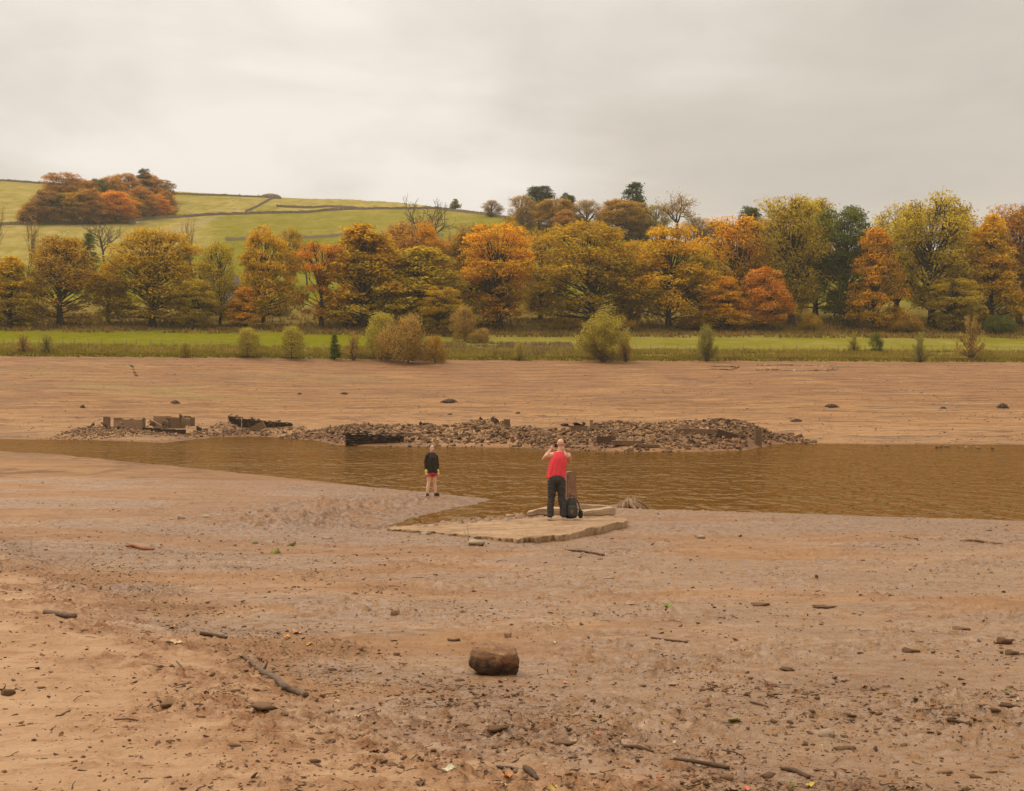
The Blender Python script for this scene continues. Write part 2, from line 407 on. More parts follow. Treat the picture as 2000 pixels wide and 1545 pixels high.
# ------------------------------------------------------------------ materials of the setting
def mud_material():
    t = NT('mud')
    p = t.pos(); ps = t.pos((1.0, 2.2, 1.0), rot=(0, 0, 0.35))
    sand = t.attr('sand').outputs['Fac']; wet = t.attr('wet').outputs['Fac']; clay = t.attr('clay').outputs['Fac']
    n1 = t.noise(ps, 0.8, 6, 0.6, 0.4); n2 = t.noise(p, 7.0, 6, 0.62); n3 = t.noise(ps, 34, 4, 0.6); n4 = t.noise(p, 120, 3, 0.6)
    wetmud = t.mix(t.rng(n1, 0.35, 0.65), (0.255, 0.130, 0.058, 1), (0.375, 0.208, 0.100, 1))
    drysand = t.mix(t.rng(n1, 0.35, 0.65), (0.420, 0.248, 0.132, 1), (0.500, 0.312, 0.178, 1))
    c = t.mix(sand, wetmud, drysand)
    claycol = t.mix(t.rng(n3, .35, .65), (0.150, 0.056, 0.019, 1), (0.310, 0.136, 0.052, 1))
    c = t.mix(t.math('MULTIPLY', clay, t.rng(n2, 0.36, 0.60, 0.1, 1.0), clamp=True), c, claycol)
    # rusty water films and darker silt
    rust = t.noise(t.pos((0.7, 1.6, 1)), 0.9, 5, 0.6, 0.6)
    c = t.mix(t.rng(rust, 0.60, 0.72, 0, 0.35), c, (0.30, 0.150, 0.050, 1))
    sm = t.noise(t.pos((1.0, 2.6, 1.0), rot=(0, 0, .4)), 2.3, 6, 0.66, 0.8)
    c = t.mix(t.rng(sm, 0.50, 0.66, 0, 0.55), c, (0.235, 0.108, 0.046, 1)); c = t.mix(t.rng(sm, 0.46, 0.34, 0, 0.35), c, (0.40, 0.255, 0.150, 1))
    deb = t.attr('debris').outputs['Fac']
    sp1 = t.noise(ps, 21, 5, 0.68, 0.3); sp2 = t.noise(ps, 62, 4, 0.65, 0.2)
    thr = t.rng(deb, 0, 1, 0.68, 0.575)
    k1 = t.math('MULTIPLY', t.math('SUBTRACT', sp1, thr), 14.0, clamp=True); k2 = t.math('MULTIPLY', t.math('SUBTRACT', sp2, t.math('ADD', thr, 0.03)), 12.0, clamp=True)
    c = t.mix(t.math('MULTIPLY', t.math('MAXIMUM', k1, k2), 0.66), c, (0.105, 0.050, 0.021, 1))
    c = t.mix(t.rng(n4, 0.3, 0.7, 0.0, 0.25), c, (0.14, 0.088, 0.052, 1))
    mg = t.attr('margin').outputs['Fac']; c = t.mix(t.math('MULTIPLY', mg, 0.62), c, (0.140, 0.062, 0.024, 1))
    wf = t.math('MULTIPLY', t.math('MAXIMUM', wet, t.math('MULTIPLY', mg, 0.8)), t.rng(n2, 0.62, 0.45), clamp=True)
    c = t.mix(t.math('MULTIPLY', wf, 0.35), c, (0.20, 0.118, 0.062, 1))
    rough = t.rng(wf, 0, 1, 0.85, 0.27)
    rough = t.math('ADD', rough, t.rng(n3, 0.3, 0.7, -0.06, 0.06))
    hgt = t.math('ADD', t.math('MULTIPLY', n2, 0.6), t.math('MULTIPLY', n3, 0.4))
    hgt = t.math('MULTIPLY', hgt, t.rng(wf, 0, 1, 1.0, 0.25))
    b = t.bump(t.math('ADD', hgt, t.math('MULTIPLY', t.math('MAXIMUM', k1, k2), 0.5)), 0.9, 0.05)
    b = t.bump(n4, 0.25, 0.006, b)
    t.bsdf(c, rough, b, t.rng(wf, 0, 1, 0.25, 0.6))
    return t.m
def bed_material():
    t = NT('lake_bed')
    p = t.pos()
    pz = t.n('ShaderNodeSeparateXYZ'); t.set(pz.inputs[0], p)
    # strata that follow the height: old water lines
    warp = t.noise(t.pos((0.05, 0.05, 0.05)), 1.0, 4, 0.6)
    zz = t.math('ADD', t.math('MULTIPLY', pz.outputs[2], 1.0), t.math('MULTIPLY', warp, 1.4))
    cv = t.n('ShaderNodeCombineXYZ'); t.set(cv.inputs[2], zz)
    t.set(cv.inputs[0], t.math('MULTIPLY', pz.outputs[0], 0.012))
    band = t.noise(cv.outputs[0], 3.2, 5, 0.7)
    n1 = t.noise(p, 0.09, 5, 0.6); n2 = t.noise(p, 1.3, 6, 0.7); n3 = t.noise(p, 6, 4, 0.6)
    c = t.mix(t.rng(band, 0.42, 0.58), (0.215, 0.096, 0.028, 1), (0.350, 0.180, 0.062, 1))
    up = t.rng(pz.outputs[2], 2.0, 6.0)
    c = t.mix(t.math('MULTIPLY', up, t.rng(n1, 0.4, 0.6, 0.2, 0.8)), c, (0.235, 0.108, 0.042, 1))
    low = t.rng(pz.outputs[2], 3.2, 1.0, 0, 0.6)
    c = t.mix(low, c, (0.340, 0.186, 0.078, 1))
    line = t.noise(cv.outputs[0], 11.0, 3, 0.6)
    c = t.mix(t.rng(line, 0.53, 0.60, 0, 0.85), c, (0.120, 0.056, 0.024, 1))
    alg = t.attr('algae').outputs['Fac']
    c = t.mix(alg, c, t.mix(t.rng(n2, 0.4, 0.6), (0.27, 0.165, 0.045, 1), (0.26, 0.195, 0.06, 1)))
    n5 = t.noise(t.pos((0.22, 1.0, 2.5)), 0.9, 6, 0.7)
    c = t.mix(t.rng(n5, 0.50, 0.66, 0, 0.6), c, (0.150, 0.074, 0.032, 1)); c = t.mix(t.rng(n5, 0.46, 0.34, 0, 0.4), c, (0.40, 0.245, 0.125, 1))
    c = t.mix(t.rng(n2, 0.50, 0.68, 0, 0.65), c, (0.125, 0.064, 0.030, 1))
    c = t.mix(t.rng(n3, 0.66, 0.74, 0, 0.6), c, (0.40, 0.30, 0.21, 1))
    gv = t.attr('gravel').outputs['Fac']
    c = t.mix(t.math('MULTIPLY', gv, t.rng(n3, 0.42, 0.58, 0.2, 0.75)), c, (0.13, 0.080, 0.05, 1))
    c = t.mix(t.math('MULTIPLY', t.attr('margin').outputs['Fac'], 0.62), c, (0.140, 0.062, 0.024, 1))
    b = t.bump(t.math('ADD', n2, t.math('MULTIPLY', n3, 0.5)), 0.6, 0.12)
    t.bsdf(c, 0.85, b, 0.25)
    return t.m
def grass_material():
    t = NT('pasture')
    p = t.pos(); green = t.attr('green').outputs['Fac']; rough_g = t.attr('tussock').outputs['Fac']; trk = t.attr('track').outputs['Fac']
    n1 = t.noise(p, 0.05, 5, 0.6); n2 = t.noise(p, 0.6, 6, 0.7); n3 = t.noise(t.pos((1, 0.35, 1)), 0.22, 5, 0.65)
    lush = t.mix(t.rng(n2, 0.35, 0.65), (0.115, 0.115, 0.003, 1), (0.192, 0.175, 0.006, 1))
    pale = t.mix(t.rng(n3, 0.35, 0.62), (0.225, 0.180, 0.034, 1), (0.36, 0.275, 0.095, 1))
    g = t.math('ADD', green, t.rng(n1, 0.3, 0.7, -0.22, 0.22), clamp=True)
    c = t.mix(g, pale, lush)
    tus = t.mix(t.rng(n2, 0.35, 0.65), (0.13, 0.088, 0.022, 1), (0.235, 0.160, 0.045, 1))
    c = t.mix(t.math('MULTIPLY', rough_g, t.rng(n2, 0.25, 0.6, 0.55, 1.0)), c, tus)
    c = t.mix(trk, c, (0.30, 0.235, 0.135, 1))
    t.bsdf(c, 1.0, t.bump(n2, 0.7, 0.4), 0.0)
    return t.m
def water_material():
    t = NT('peaty_water')
    p1 = t.pos((0.85, 0.36, 1), rot=(0, 0, 0.06)); p2 = t.pos((1.3, 0.55, 1), rot=(0, 0, -0.08)); big = t.noise(t.pos((0.25, 1, 1)), 0.07, 3, 0.5)
    a = t.noise(p1, 1.35, 1, 0.5, 0.4); b = t.noise(p2, 2.3, 1, 0.5, 0.3)
    h = t.math('ADD', t.math('MULTIPLY', a, 0.7), t.math('MULTIPLY', b, 0.3)); h = t.math('MULTIPLY', h, t.rng(big, 0.35, 0.65, 0.55, 1.2))
    nb = t.bump(h, 1.0, 0.5); d = t.n('ShaderNodeBsdfDiffuse'); t.set(d.inputs[0], (0.120, 0.050, 0.004, 1)); t.set(d.inputs['Normal'], t.bump(h, 1.0, 0.6))
    g = t.n('ShaderNodeBsdfGlossy'); t.set(g.inputs[0], (0.80, 0.67, 0.45, 1)); t.set(g.inputs['Roughness'], 0.10); t.set(g.inputs['Normal'], nb)
    fr = t.n('ShaderNodeFresnel'); fr.inputs[0].default_value = 1.33; t.set(fr.inputs['Normal'], nb)
    mx = t.n('ShaderNodeMixShader'); t.set(mx.inputs[0], t.math('MULTIPLY', fr.outputs[0], 0.85)); t.set(mx.inputs[1], d.outputs[0]); t.set(mx.inputs[2], g.outputs[0]); t.t.links.new(mx.outputs[0], t.out.inputs[0])
    return t.m
M = {}
M['mud'] = mud_material(); M['bed'] = bed_material(); M['grass'] = grass_material(); M['water'] = water_material()

# ------------------------------------------------------------------ ground sheets
def sheet(name, us, ys, mat, zoff=0.0, attrs=None):
    U, Y = np.meshgrid(us, ys); X = U * np.maximum(Y, 0.0) if ys[0] > 0 else U
    Z = H(X.ravel(), Y.ravel()) + zoff
    v = np.stack([X.ravel(), Y.ravel(), Z], 1)
    r, c = U.shape; i = np.arange((r - 1) * c).reshape(r - 1, c)[:, :-1].ravel()
    q = np.stack([i, i + 1, i + c + 1, i + c], 1)
    me = mesh_np(name, v, q, smooth=True)
    if attrs: attrs(me, X.ravel(), Y.ravel(), Z)
    o = link(name, me, mat); tag(o, kind='structure'); return o
def ulist(n, lim=0.49):
    return np.concatenate([-np.linspace(2.6, lim + 0.06, 14), np.linspace(-lim, lim, n), np.linspace(lim + 0.06, 2.6, 14)])
def margin(x, y):
    sd = water_sd(x, y) + .25 * fbm(x * .7, y * .7, 3, 121); m_ = np.maximum(sstep(1.1, .25, sd), .55 * sstep(13, 2, sd + 3 * fbm(x * .15, y * .15, 3, 124)))
    return np.clip(m_ + .55 * sstep(6.0, 3.0, sd) * sstep(0, -1.5, x - 1) * (y > 28) * (y < 44) * sstep(-.2, .3, fbm(x * .9, y * .5, 3, 122)), 0, 1)
def a_mud(me, x, y, z):
    s, w, c = zones(x, y); attr_f(me, 'sand', s); attr_f(me, 'wet', w); attr_f(me, 'clay', np.clip(c, 0, 1)); attr_f(me, 'debris', debris_density(x, y, s, c)); attr_f(me, 'margin', margin(x, y))
ys = np.concatenate([np.linspace(1.2, 4.1, 14)[:-1], np.exp(np.linspace(math.log(4.1), math.log(46), 470))])
sheet('mud_flat', ulist(670), ys, M['mud'], 0.0, a_mud)
# bank the camera stands on and the ground behind it
xb = np.concatenate([np.linspace(-140, -6, 24), np.linspace(-5, 5, 21), np.linspace(6, 140, 24)])
def flat_sheet(name, xs, ys, mat, attrs):
    X, Y = np.meshgrid(xs, ys); Z = H(X.ravel(), Y.ravel())
    r, c = X.shape; i = np.arange((r - 1) * c).reshape(r - 1, c)[:, :-1].ravel()
    me = mesh_np(name, np.stack([X.ravel(), Y.ravel(), Z - 0.02], 1), np.stack([i, i + 1, i + c + 1, i + c], 1), smooth=True)
    attrs(me, X.ravel(), Y.ravel(), Z); o = link(name, me, mat); return tag(o, kind='structure')
flat_sheet('mud_bank', xb, np.concatenate([np.linspace(-80, -4, 30), np.linspace(-3, 2.2, 14)]), M['mud'], a_mud)

def a_bed(me, x, y, z):
    px = PX(x, y); py = HOR - (z - CAMH) * F / y
    def blob(cx, cy, rx, ry, k=1.0):     # patches of algae left on the bed
        gx, gy = unproj_far(cx, cy); 
        return k * np.exp(-(((x - gx) / rx) ** 2 + ((y - gy) / ry) ** 2))
    al = blob(250, 755, 9, 5) + blob(640, 738, 12, 5, .8) + blob(85, 727, 8, 2.5, .9) + blob(175, 712, 7, 2, .6) + blob(300, 772, 14, 3, .5) + blob(420, 775, 12, 2.5, .4)
    al = al * sstep(-0.5, 0.4, fbm(x * 0.12, y * 0.25, 4, 71))
    attr_f(me, 'algae', np.clip(al, 0, 0.8))
    sd = water_sd(x, y)
    gv = sstep(14, 2, sd) * sstep(-0.1, 0.35, fbm(x * 0.10, y * 0.16, 4, 73)) + 0.6 * sstep(0.15, 0.5, fbm(x * 0.035, y * 0.12, 4, 74)) * (z > 3)
    attr_f(me, 'gravel', np.clip(gv, 0, 1)); attr_f(me, 'margin', np.maximum(sstep(1.6, .3, sd + .5 * fbm(x * .3, y * .3, 3, 123)), .55 * sstep(13, 2, sd + 3 * fbm(x * .15, y * .15, 3, 124)) * (y < 96)))
def unproj_far(px, py):
    p = ground_at(px, py, 90, 240); return p.x, p.y
ys = np.concatenate([np.exp(np.linspace(math.log(44.5), math.log(98), 110))[:-1], np.linspace(98, 240, 250)])
bed = sheet('lake_bed', ulist(400), ys, M['bed'], -0.004, a_bed)
# trim the bed beyond the turf edge
bm = bmesh.new(); bm.from_mesh(bed.data)
dead = [v for v in bm.verts if v.co.y > float(Yedge(PX(v.co.x, v.co.y))) + 1.6]
bmesh.ops.delete(bm, geom=dead, context='VERTS'); bm.to_mesh(bed.data); bm.free()

# pasture and hillside
def wall_y(py_of_px, ylo, yhi):
    return None
def hill_attrs(me, x, y, z):
    px = PX(x, y); py = HOR - (z - CAMH) * F / y; s = y - Yedge(px)
    upper = np.interp(px, UPW[0], UPW[1])      # row of the upper dry-stone wall
    lower = np.interp(px, LOW[0], LOW[1])
    green = np.where(py > lower, 0.85, np.where(py > upper, np.interp(px, [0, 380, 440, 900, 1000, 1200], [.08, .15, .60, .52, .9, .95]), np.interp(px, [0, 150, 360, 500, 620, 900], [.08, .20, .38, .22, .0, .0])))
    green = np.where((py <= upper) & (px > 330) & (px < 540), 0.05 + 0.45 * sstep(-.1, .3, fbm(x * .02, y * .03, 3, 88)), green)
    meadow = (s < 60)
    green = np.where(meadow, np.interp(px, [0, 700, 950, 1300, 2000], [1.0, 1.0, 0.62, 0.60, 0.62]) + 0.2 * fbm(x * .04, y * .3, 3, 87), green)
    wob = 1.5 * fbm(x * 0.08, y * 0.08, 3, 86)
    tus = sstep(14.5, 7, s + wob * 1.6) * 0.8 * sstep(0.0, 3.0, s + wob * .4) + sstep(38, 56, s + 5 * wob) * sstep(112, 92, s)
    tus = tus + (px < 1120) * (px > 850) * (s < 40) * 0.5 * sstep(-.2, .4, fbm(x * .1, y * .2, 3, 85))
    attr_f(me, 'green', np.clip(green, 0, 1)); attr_f(me, 'tussock', np.clip(tus, 0, 1))
    tr = np.interp(px, [300, 430], [466, 420]); tm = (px > 290) * (px < 445) * np.exp(-((py - tr) / np.interp(px, [300, 430], [9, 3])) ** 2)
    tm = tm + 0.7 * np.exp(-((py - np.interp(px, [470, 535], [420, 385])) / 3.0) ** 2) * (px > 470) * (px < 540)
    attr_f(me, 'track', np.clip(tm * 0.6, 0, 1))
UPW = ([-400, 0, 60, 180, 250, 300, 400, 470, 540, 640, 770, 860, 930, 1000, 1060, 1130, 1400, 2000], [452, 442, 438, 437, 434, 428, 421, 419, 417, 412, 409, 409, 414, 424, 434, 453, 480, 500])
LOW = ([-400, 0, 400, 440, 500, 570, 660, 800, 870, 1000, 1130, 2000], [530, 520, 500, 470, 468, 464, 462, 461, 461, 470, 480, 520])
sl = np.concatenate([np.linspace(0.02, 15, 40), np.linspace(15.6, 100, 90), np.linspace(103, 330, 70), np.linspace(336, 700, 60), np.linspace(730, 1500, 12)])
us = ulist(300)
U, S = np.meshgrid(us, sl)
Y = S + Yedge(1000 + F * U); X = U * Y; Z = H(X.ravel(), Y.ravel())
r, c = U.shape; i = np.arange((r - 1) * c).reshape(r - 1, c)[:, :-1].ravel()
me = mesh_np('hillside', np.stack([X.ravel(), Y.ravel(), Z], 1), np.stack([i, i + 1, i + c + 1, i + c], 1), smooth=True)
hill_attrs(me, X.ravel(), Y.ravel(), Z)
tag(link('hillside', me, M['grass']), kind='structure')

# lake surface
xs = np.concatenate([np.linspace(-420, -70, 8), np.linspace(-60, 60, 61), np.linspace(70, 420, 8)]); ys = np.linspace(24, 190, 84)
X, Y = np.meshgrid(xs, ys); r, c = X.shape; i = np.arange((r - 1) * c).reshape(r - 1, c)[:, :-1].ravel()
wm = mesh_np('water', np.stack([X.ravel(), Y.ravel(), np.zeros(X.size)], 1), np.stack([i, i + 1, i + c + 1, i + c], 1), smooth=True)
tag(link('water', wm, M['water']), kind='structure')
# ------------------------------------------------------------------ trees and bushes
def leaf_material():
    t = NT('autumn_leaves')
    tone = t.attr('tone').outputs['Color']; sp = t.n('ShaderNodeSeparateColor'); t.set(sp.inputs[0], tone)
    ca = t.n('ShaderNodeObjectInfo').outputs['Color']; cb = t.attr('second_tint', 'OBJECT').outputs['Color']
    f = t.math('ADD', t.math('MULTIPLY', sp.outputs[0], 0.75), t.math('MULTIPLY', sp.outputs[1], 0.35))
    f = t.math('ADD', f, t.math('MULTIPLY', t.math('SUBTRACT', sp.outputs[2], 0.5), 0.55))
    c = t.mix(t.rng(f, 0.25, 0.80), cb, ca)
    hsv = t.n('ShaderNodeHueSaturation'); t.set(hsv.inputs['Color'], c)
    t.set(hsv.inputs['Value'], t.rng(sp.outputs[1], 0, 1, 0.72, 1.22)); t.set(hsv.inputs['Hue'], t.rng(sp.outputs[1], 0, 1, 0.488, 0.512))
    d = t.n('ShaderNodeBsdfDiffuse'); t.set(d.inputs[0], hsv.outputs[0])
    tr = t.n('ShaderNodeBsdfTranslucent'); t.set(tr.inputs[0], hsv.outputs[0])
    mx = t.n('ShaderNodeMixShader'); mx.inputs[0].default_value = 0.42
    t.set(mx.inputs[1], d.outputs[0]); t.set(mx.inputs[2], tr.outputs[0]); t.t.links.new(mx.outputs[0], t.out.inputs[0])
    return t.m
M['leaf'] = leaf_material()
M['bark'] = simple('bark', (0.028, 0.020, 0.013, 1), (0.085, 0.060, 0.038, 1), 3, 0.9, 0.6, 0.05)
M['twig'] = simple('twig_bark', (0.090, 0.060, 0.036, 1), (0.160, 0.110, 0.068, 1), 2, 0.9, 0.2, 0.02)

def unit(v): return v / (np.linalg.norm(v, axis=-1, keepdims=True) + 1e-9)
def rdir(n, r): return unit(r.normal(size=(n, 3)))
def leaves_mesh(name, pts, nrm, size, tone, r):
    n = len(pts); t1 = unit(np.cross(nrm, rdir(n, r))); t2 = np.cross(nrm, t1)
    a = (size * r.uniform(0.5, 1.35, n))[:, None]; b = (size * r.uniform(0.35, 0.80, n))[:, None]
    v = np.stack([pts + t1 * a, pts + t2 * b + nrm * a * .15, pts - t1 * a, pts - t2 * b + nrm * a * .15], 1).reshape(-1, 3)
    me = mesh_np(name, v, np.arange(4 * n).reshape(-1, 4))
    attr_c(me, 'tone', np.repeat(np.concatenate([tone, np.ones((n, 1))], 1), 4, 0)); return me
def cones(segs, sides=3):
    """segs: (a, b, ra, rb) tapered prisms -> verts, quads"""
    a = np.array([s[0] for s in segs]); b = np.array([s[1] for s in segs]); ra = np.array([s[2] for s in segs]); rb = np.array([s[3] for s in segs])
    t = unit(b - a); ref = np.where(np.abs(t[:, 2:3]) < 0.9, np.array([[0, 0, 1.0]]), np.array([[1.0, 0, 0]]))
    u = unit(np.cross(t, ref)); w = np.cross(t, u); vs_ = []
    for P, R in ((a, ra), (b, rb)):
        for k in range(sides):
            an = 2 * math.pi * k / sides; vs_.append(P + R[:, None] * (math.cos(an) * u + math.sin(an) * w))
    v = np.stack(vs_, 1).reshape(-1, 3); base = np.arange(len(segs))[:, None] * 2 * sides
    q = np.concatenate([base + np.array([[k, (k + 1) % sides, sides + (k + 1) % sides, sides + k]]) for k in range(sides)], 0)
    return v, q
def bez(a, b, c, n=5):
    t = np.linspace(0, 1, n)[:, None]; return (1-t)**2 * a + 2*t*(1-t) * b + t*t * c

def make_tree(kind, seed, R=7.0, Hh=20.0, zb=3.0, nclump=46, nleaf=9000, lsize=0.34, dense=1.0, trunk_r=0.42, twigs=0, shape='round', clump=0.30, flat=0.6, tw=1.0):
    """returns (trunk mesh, crown mesh); base at origin"""
    r = np.random.default_rng(seed); segs_big, segs_s = [], []
    lean = r.uniform(-0.6, 0.6, 2) * min(1.0, Hh / 20)
    top = np.array([lean[0], lean[1], Hh * 0.86])
    tp = bez(np.zeros(3), np.array([-lean[0] * .8, lean[1] * .5, Hh * .45]), top, 9)
    tr = np.interp(np.linspace(0, 1, 9), [0, .06, .4, 1], [1.5, 1.0, .72, .10]) * trunk_r
    for i in range(8): segs_big.append((tp[i], tp[i + 1], tr[i], tr[i + 1]))
    def prof(h):      # crown radius over height fraction
        if shape == 'round': return np.sqrt(np.clip(1 - ((h - 0.42) / 0.60) ** 2, 0.02, 1))
        if shape == 'cone': return np.clip(1.05 - h, 0.04, 1) ** 0.62 * np.clip(h / 0.12 + 0.55, 0, 1)
        if shape == 'egg': return np.sqrt(np.clip(1 - ((h - 0.36) / 0.68) ** 2, 0.02, 1)) * (1 - 0.18 * h)
        if shape == 'tall': return np.clip(np.sqrt(np.clip(1 - ((h - 0.5) / 0.54) ** 2, 0.02, 1)) * (0.75 + 0.25 * h), 0, 1)
        if shape == 'umbrella': return np.where(h > 0.62, np.sqrt(np.clip(1 - ((h - 0.62) / 0.40) ** 2, 0.02, 1)), 0.45 + 0.35 * np.sin(h * 9))
        if shape == 'dome': return np.sqrt(np.clip(1 - (h - 0.12) ** 2 / 0.80, 0.02, 1))
    hs = r.beta(1.15, 1.05, nclump); az = np.arange(nclump) * 2.39996 + r.uniform(-.5, .5, nclump)
    asym = 1 + 0.22 * np.sin(az + r.uniform(0, 6)) + 0.12 * np.sin(2 * az + r.uniform(0, 6))
    rad = prof(hs) * R * asym * np.sqrt(r.uniform(0.22, 1.0, nclump)) * (1 - clump * 0.35)
    cen = np.stack([np.cos(az) * rad, np.sin(az) * rad, zb + hs * (Hh - zb) * (1 - clump * .25)], 1)
    cr = clump * R * r.uniform(0.65, 1.25, nclump) * (0.65 + 0.5 * prof(hs))
    tone_c = np.clip(r.uniform(0, 1, nclump), 0, 1)
    pts, nrm, siz, ton = [], [], [], []
    per = np.maximum((nleaf * cr ** 2 / np.sum(cr ** 2)).astype(int), 8)
    for k in range(nclump):
        n = per[k]
        d = rdir(n, r)
        if kind == 'billow':
            d[:, 2] = np.where(d[:, 2] < -0.35, -d[:, 2], d[:, 2]); rr = r.uniform(0.62, 1.06, n) ** 0.6
        else:
            rr = r.uniform(0.15, 1.15, n) ** 0.5
        # break the clump's outline up into smaller sprays
        wob = 1 + 0.30 * np.sin(d[:, 0] * 7 + k) * np.sin(d[:, 1] * 6 + 2 * k) + 0.22 * np.sin(d[:, 2] * 9 + 3 * k)
        p = cen[k] + d * (rr * wob)[:, None] * cr[k] * np.array([1, 1, flat])
        pts.append(p); nn = unit(d * 0.7 + np.array([0, 0, 0.5]) + r.normal(size=(n, 3)) * (0.45 if kind == 'billow' else 0.9)); nrm.append(nn)
        siz.append(np.full(n, lsize))
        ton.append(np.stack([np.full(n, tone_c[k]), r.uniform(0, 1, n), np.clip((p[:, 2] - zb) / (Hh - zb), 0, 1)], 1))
        # limb from the trunk
        ta = np.clip((cen[k, 2] * r.uniform(0.45, 0.75)) / top[2], 0.10, 0.93); a = np.array([np.interp(ta, np.linspace(0, 1, 9), tp[:, q]) for q in range(3)])
        mid = a * 0.45 + cen[k] * 0.55 + np.array([0, 0, r.uniform(-0.5, 0.6)]) * min(1.0, Hh / 20)
        lb = bez(a, mid, cen[k], 5); r0 = trunk_r * r.uniform(0.22, 0.36)
        for i in range(4): segs_big.append((lb[i], lb[i + 1], r0 * (1 - .22 * i), r0 * (1 - .22 * (i + 1))))
        for j in range(twigs):
            e = cen[k] + rdir(1, r)[0] * cr[k] * np.array([1, 1, 0.8]) * r.uniform(0.6, 1.05) + np.array([0, 0, cr[k] * .25])
            s0 = lb[r.integers(2, 5)]; m_ = (s0 + e) / 2 + r.normal(size=3) * .25 * min(1.0, Hh / 20)
            segs_s.append((s0, m_, .06 * tw, .045 * tw)); segs_s.append((m_, e, .045 * tw, .02 * tw))
            for q in range(2):
                e2 = m_ + (e - m_) * .5 + rdir(1, r)[0] * cr[k] * .4; segs_s.append((m_, e2, .035 * tw, .015 * tw))
    pts = np.concatenate(pts); nrm = np.concatenate(nrm); siz = np.concatenate(siz); ton = np.concatenate(ton)
    if dense < 1:
        keep = r.uniform(0, 1, len(pts)) < dense; pts, nrm, siz, ton = pts[keep], nrm[keep], siz[keep], ton[keep]
    keep = pts[:, 2] > 0.25; pts, nrm, siz, ton = pts[keep], nrm[keep], siz[keep], ton[keep]
    crown = leaves_mesh('crown', pts, nrm, siz, ton, r); crown.materials.append(M['leaf'])
    v1, q1 = cones(segs_big, 6)
    if segs_s:
        v2, q2 = cones(segs_s, 3); v1, q1 = np.concatenate([v1, v2]), np.concatenate([q1, q2 + len(v1)])
    trunk = mesh_np('trunk', v1, q1, smooth=True); trunk.materials.append(M['bark'])
    return trunk, crown

def make_bare(seed, Hh=16.0, spread=0.62, trunk_r=0.38, levels=5, leaves=0, zfork=0.30, lsize=0.22, up=0.25):
    """leafless branching tree: trunk mesh and a crown of twigs (and a few last leaves)"""
    r = np.random.default_rng(seed); big, small, tips = [], [], []
    def grow(p, d, L, rad, lev):
        n = 3; q = p
        for i in range(n):
            d2 = unit(d + r.normal(size=3) * 0.16 + np.array([0, 0, up * 0.25])); q2 = q + d2 * L / n
            ra = rad * (1 - 0.28 * i / n); rb = rad * (1 - 0.28 * (i + 1) / n)
            (big if lev < 3 else small).append((q, q2, ra, rb)); q = q2; d = d2
            if lev >= 1 and lev < levels and i < n - 1 and r.uniform() < 0.75:
                s = unit(d + rdir(1, r)[0] * 0.95); grow(q, s, L * r.uniform(.5, .7), rad * .5, lev + 1)
        if lev < levels:
            k = 3 if lev == 0 else 2
            a0 = r.uniform(0, 6.28); ax = unit(np.cross(d, np.array([.3, .9, .1]))); bx = np.cross(d, ax)
            for i in range(k):
                an = a0 + 6.283 * i / k; s = unit(d + (math.cos(an) * ax + math.sin(an) * bx) * spread * r.uniform(.7, 1.35))
                grow(q, s, L * r.uniform(0.62, 0.82), max(rad * 0.62, 0.018), lev + 1)
        else: tips.append(q)
    grow(np.zeros(3), np.array([0, 0, 1.0]), Hh * zfork, trunk_r, 0)
    allv = np.array([s[1] for s in big + small]); k = Hh / allv[:, 2].max()
    f = lambda S: [(a * k, b * k, ra, rb) for a, b, ra, rb in S]
    v, q = cones(f(big), 6); trunk = mesh_np('trunk', v, q, smooth=True); trunk.materials.append(M['bark'])
    v, q = cones([(p_, q_, ra * 1.15 + .006, rb * 1.15 + .005) for p_, q_, ra, rb in f(small)], 3); crown = mesh_np('crown', v, q); crown.materials.append(M['twig'])
    lv = None
    if leaves:
        tp = np.array(tips) * k; idx = r.integers(0, len(tp), leaves); p = tp[idx] + r.normal(size=(leaves, 3)) * 0.55
        ton = np.stack([r.uniform(0, 1, len(tp))[idx], r.uniform(0, 1, leaves), np.clip(p[:, 2] / Hh, 0, 1)], 1)
        lv = leaves_mesh('last_leaves', p, rdir(leaves, r), np.full(leaves, lsize), ton, r); lv.materials.append(M['leaf'])
    return trunk, crown, lv

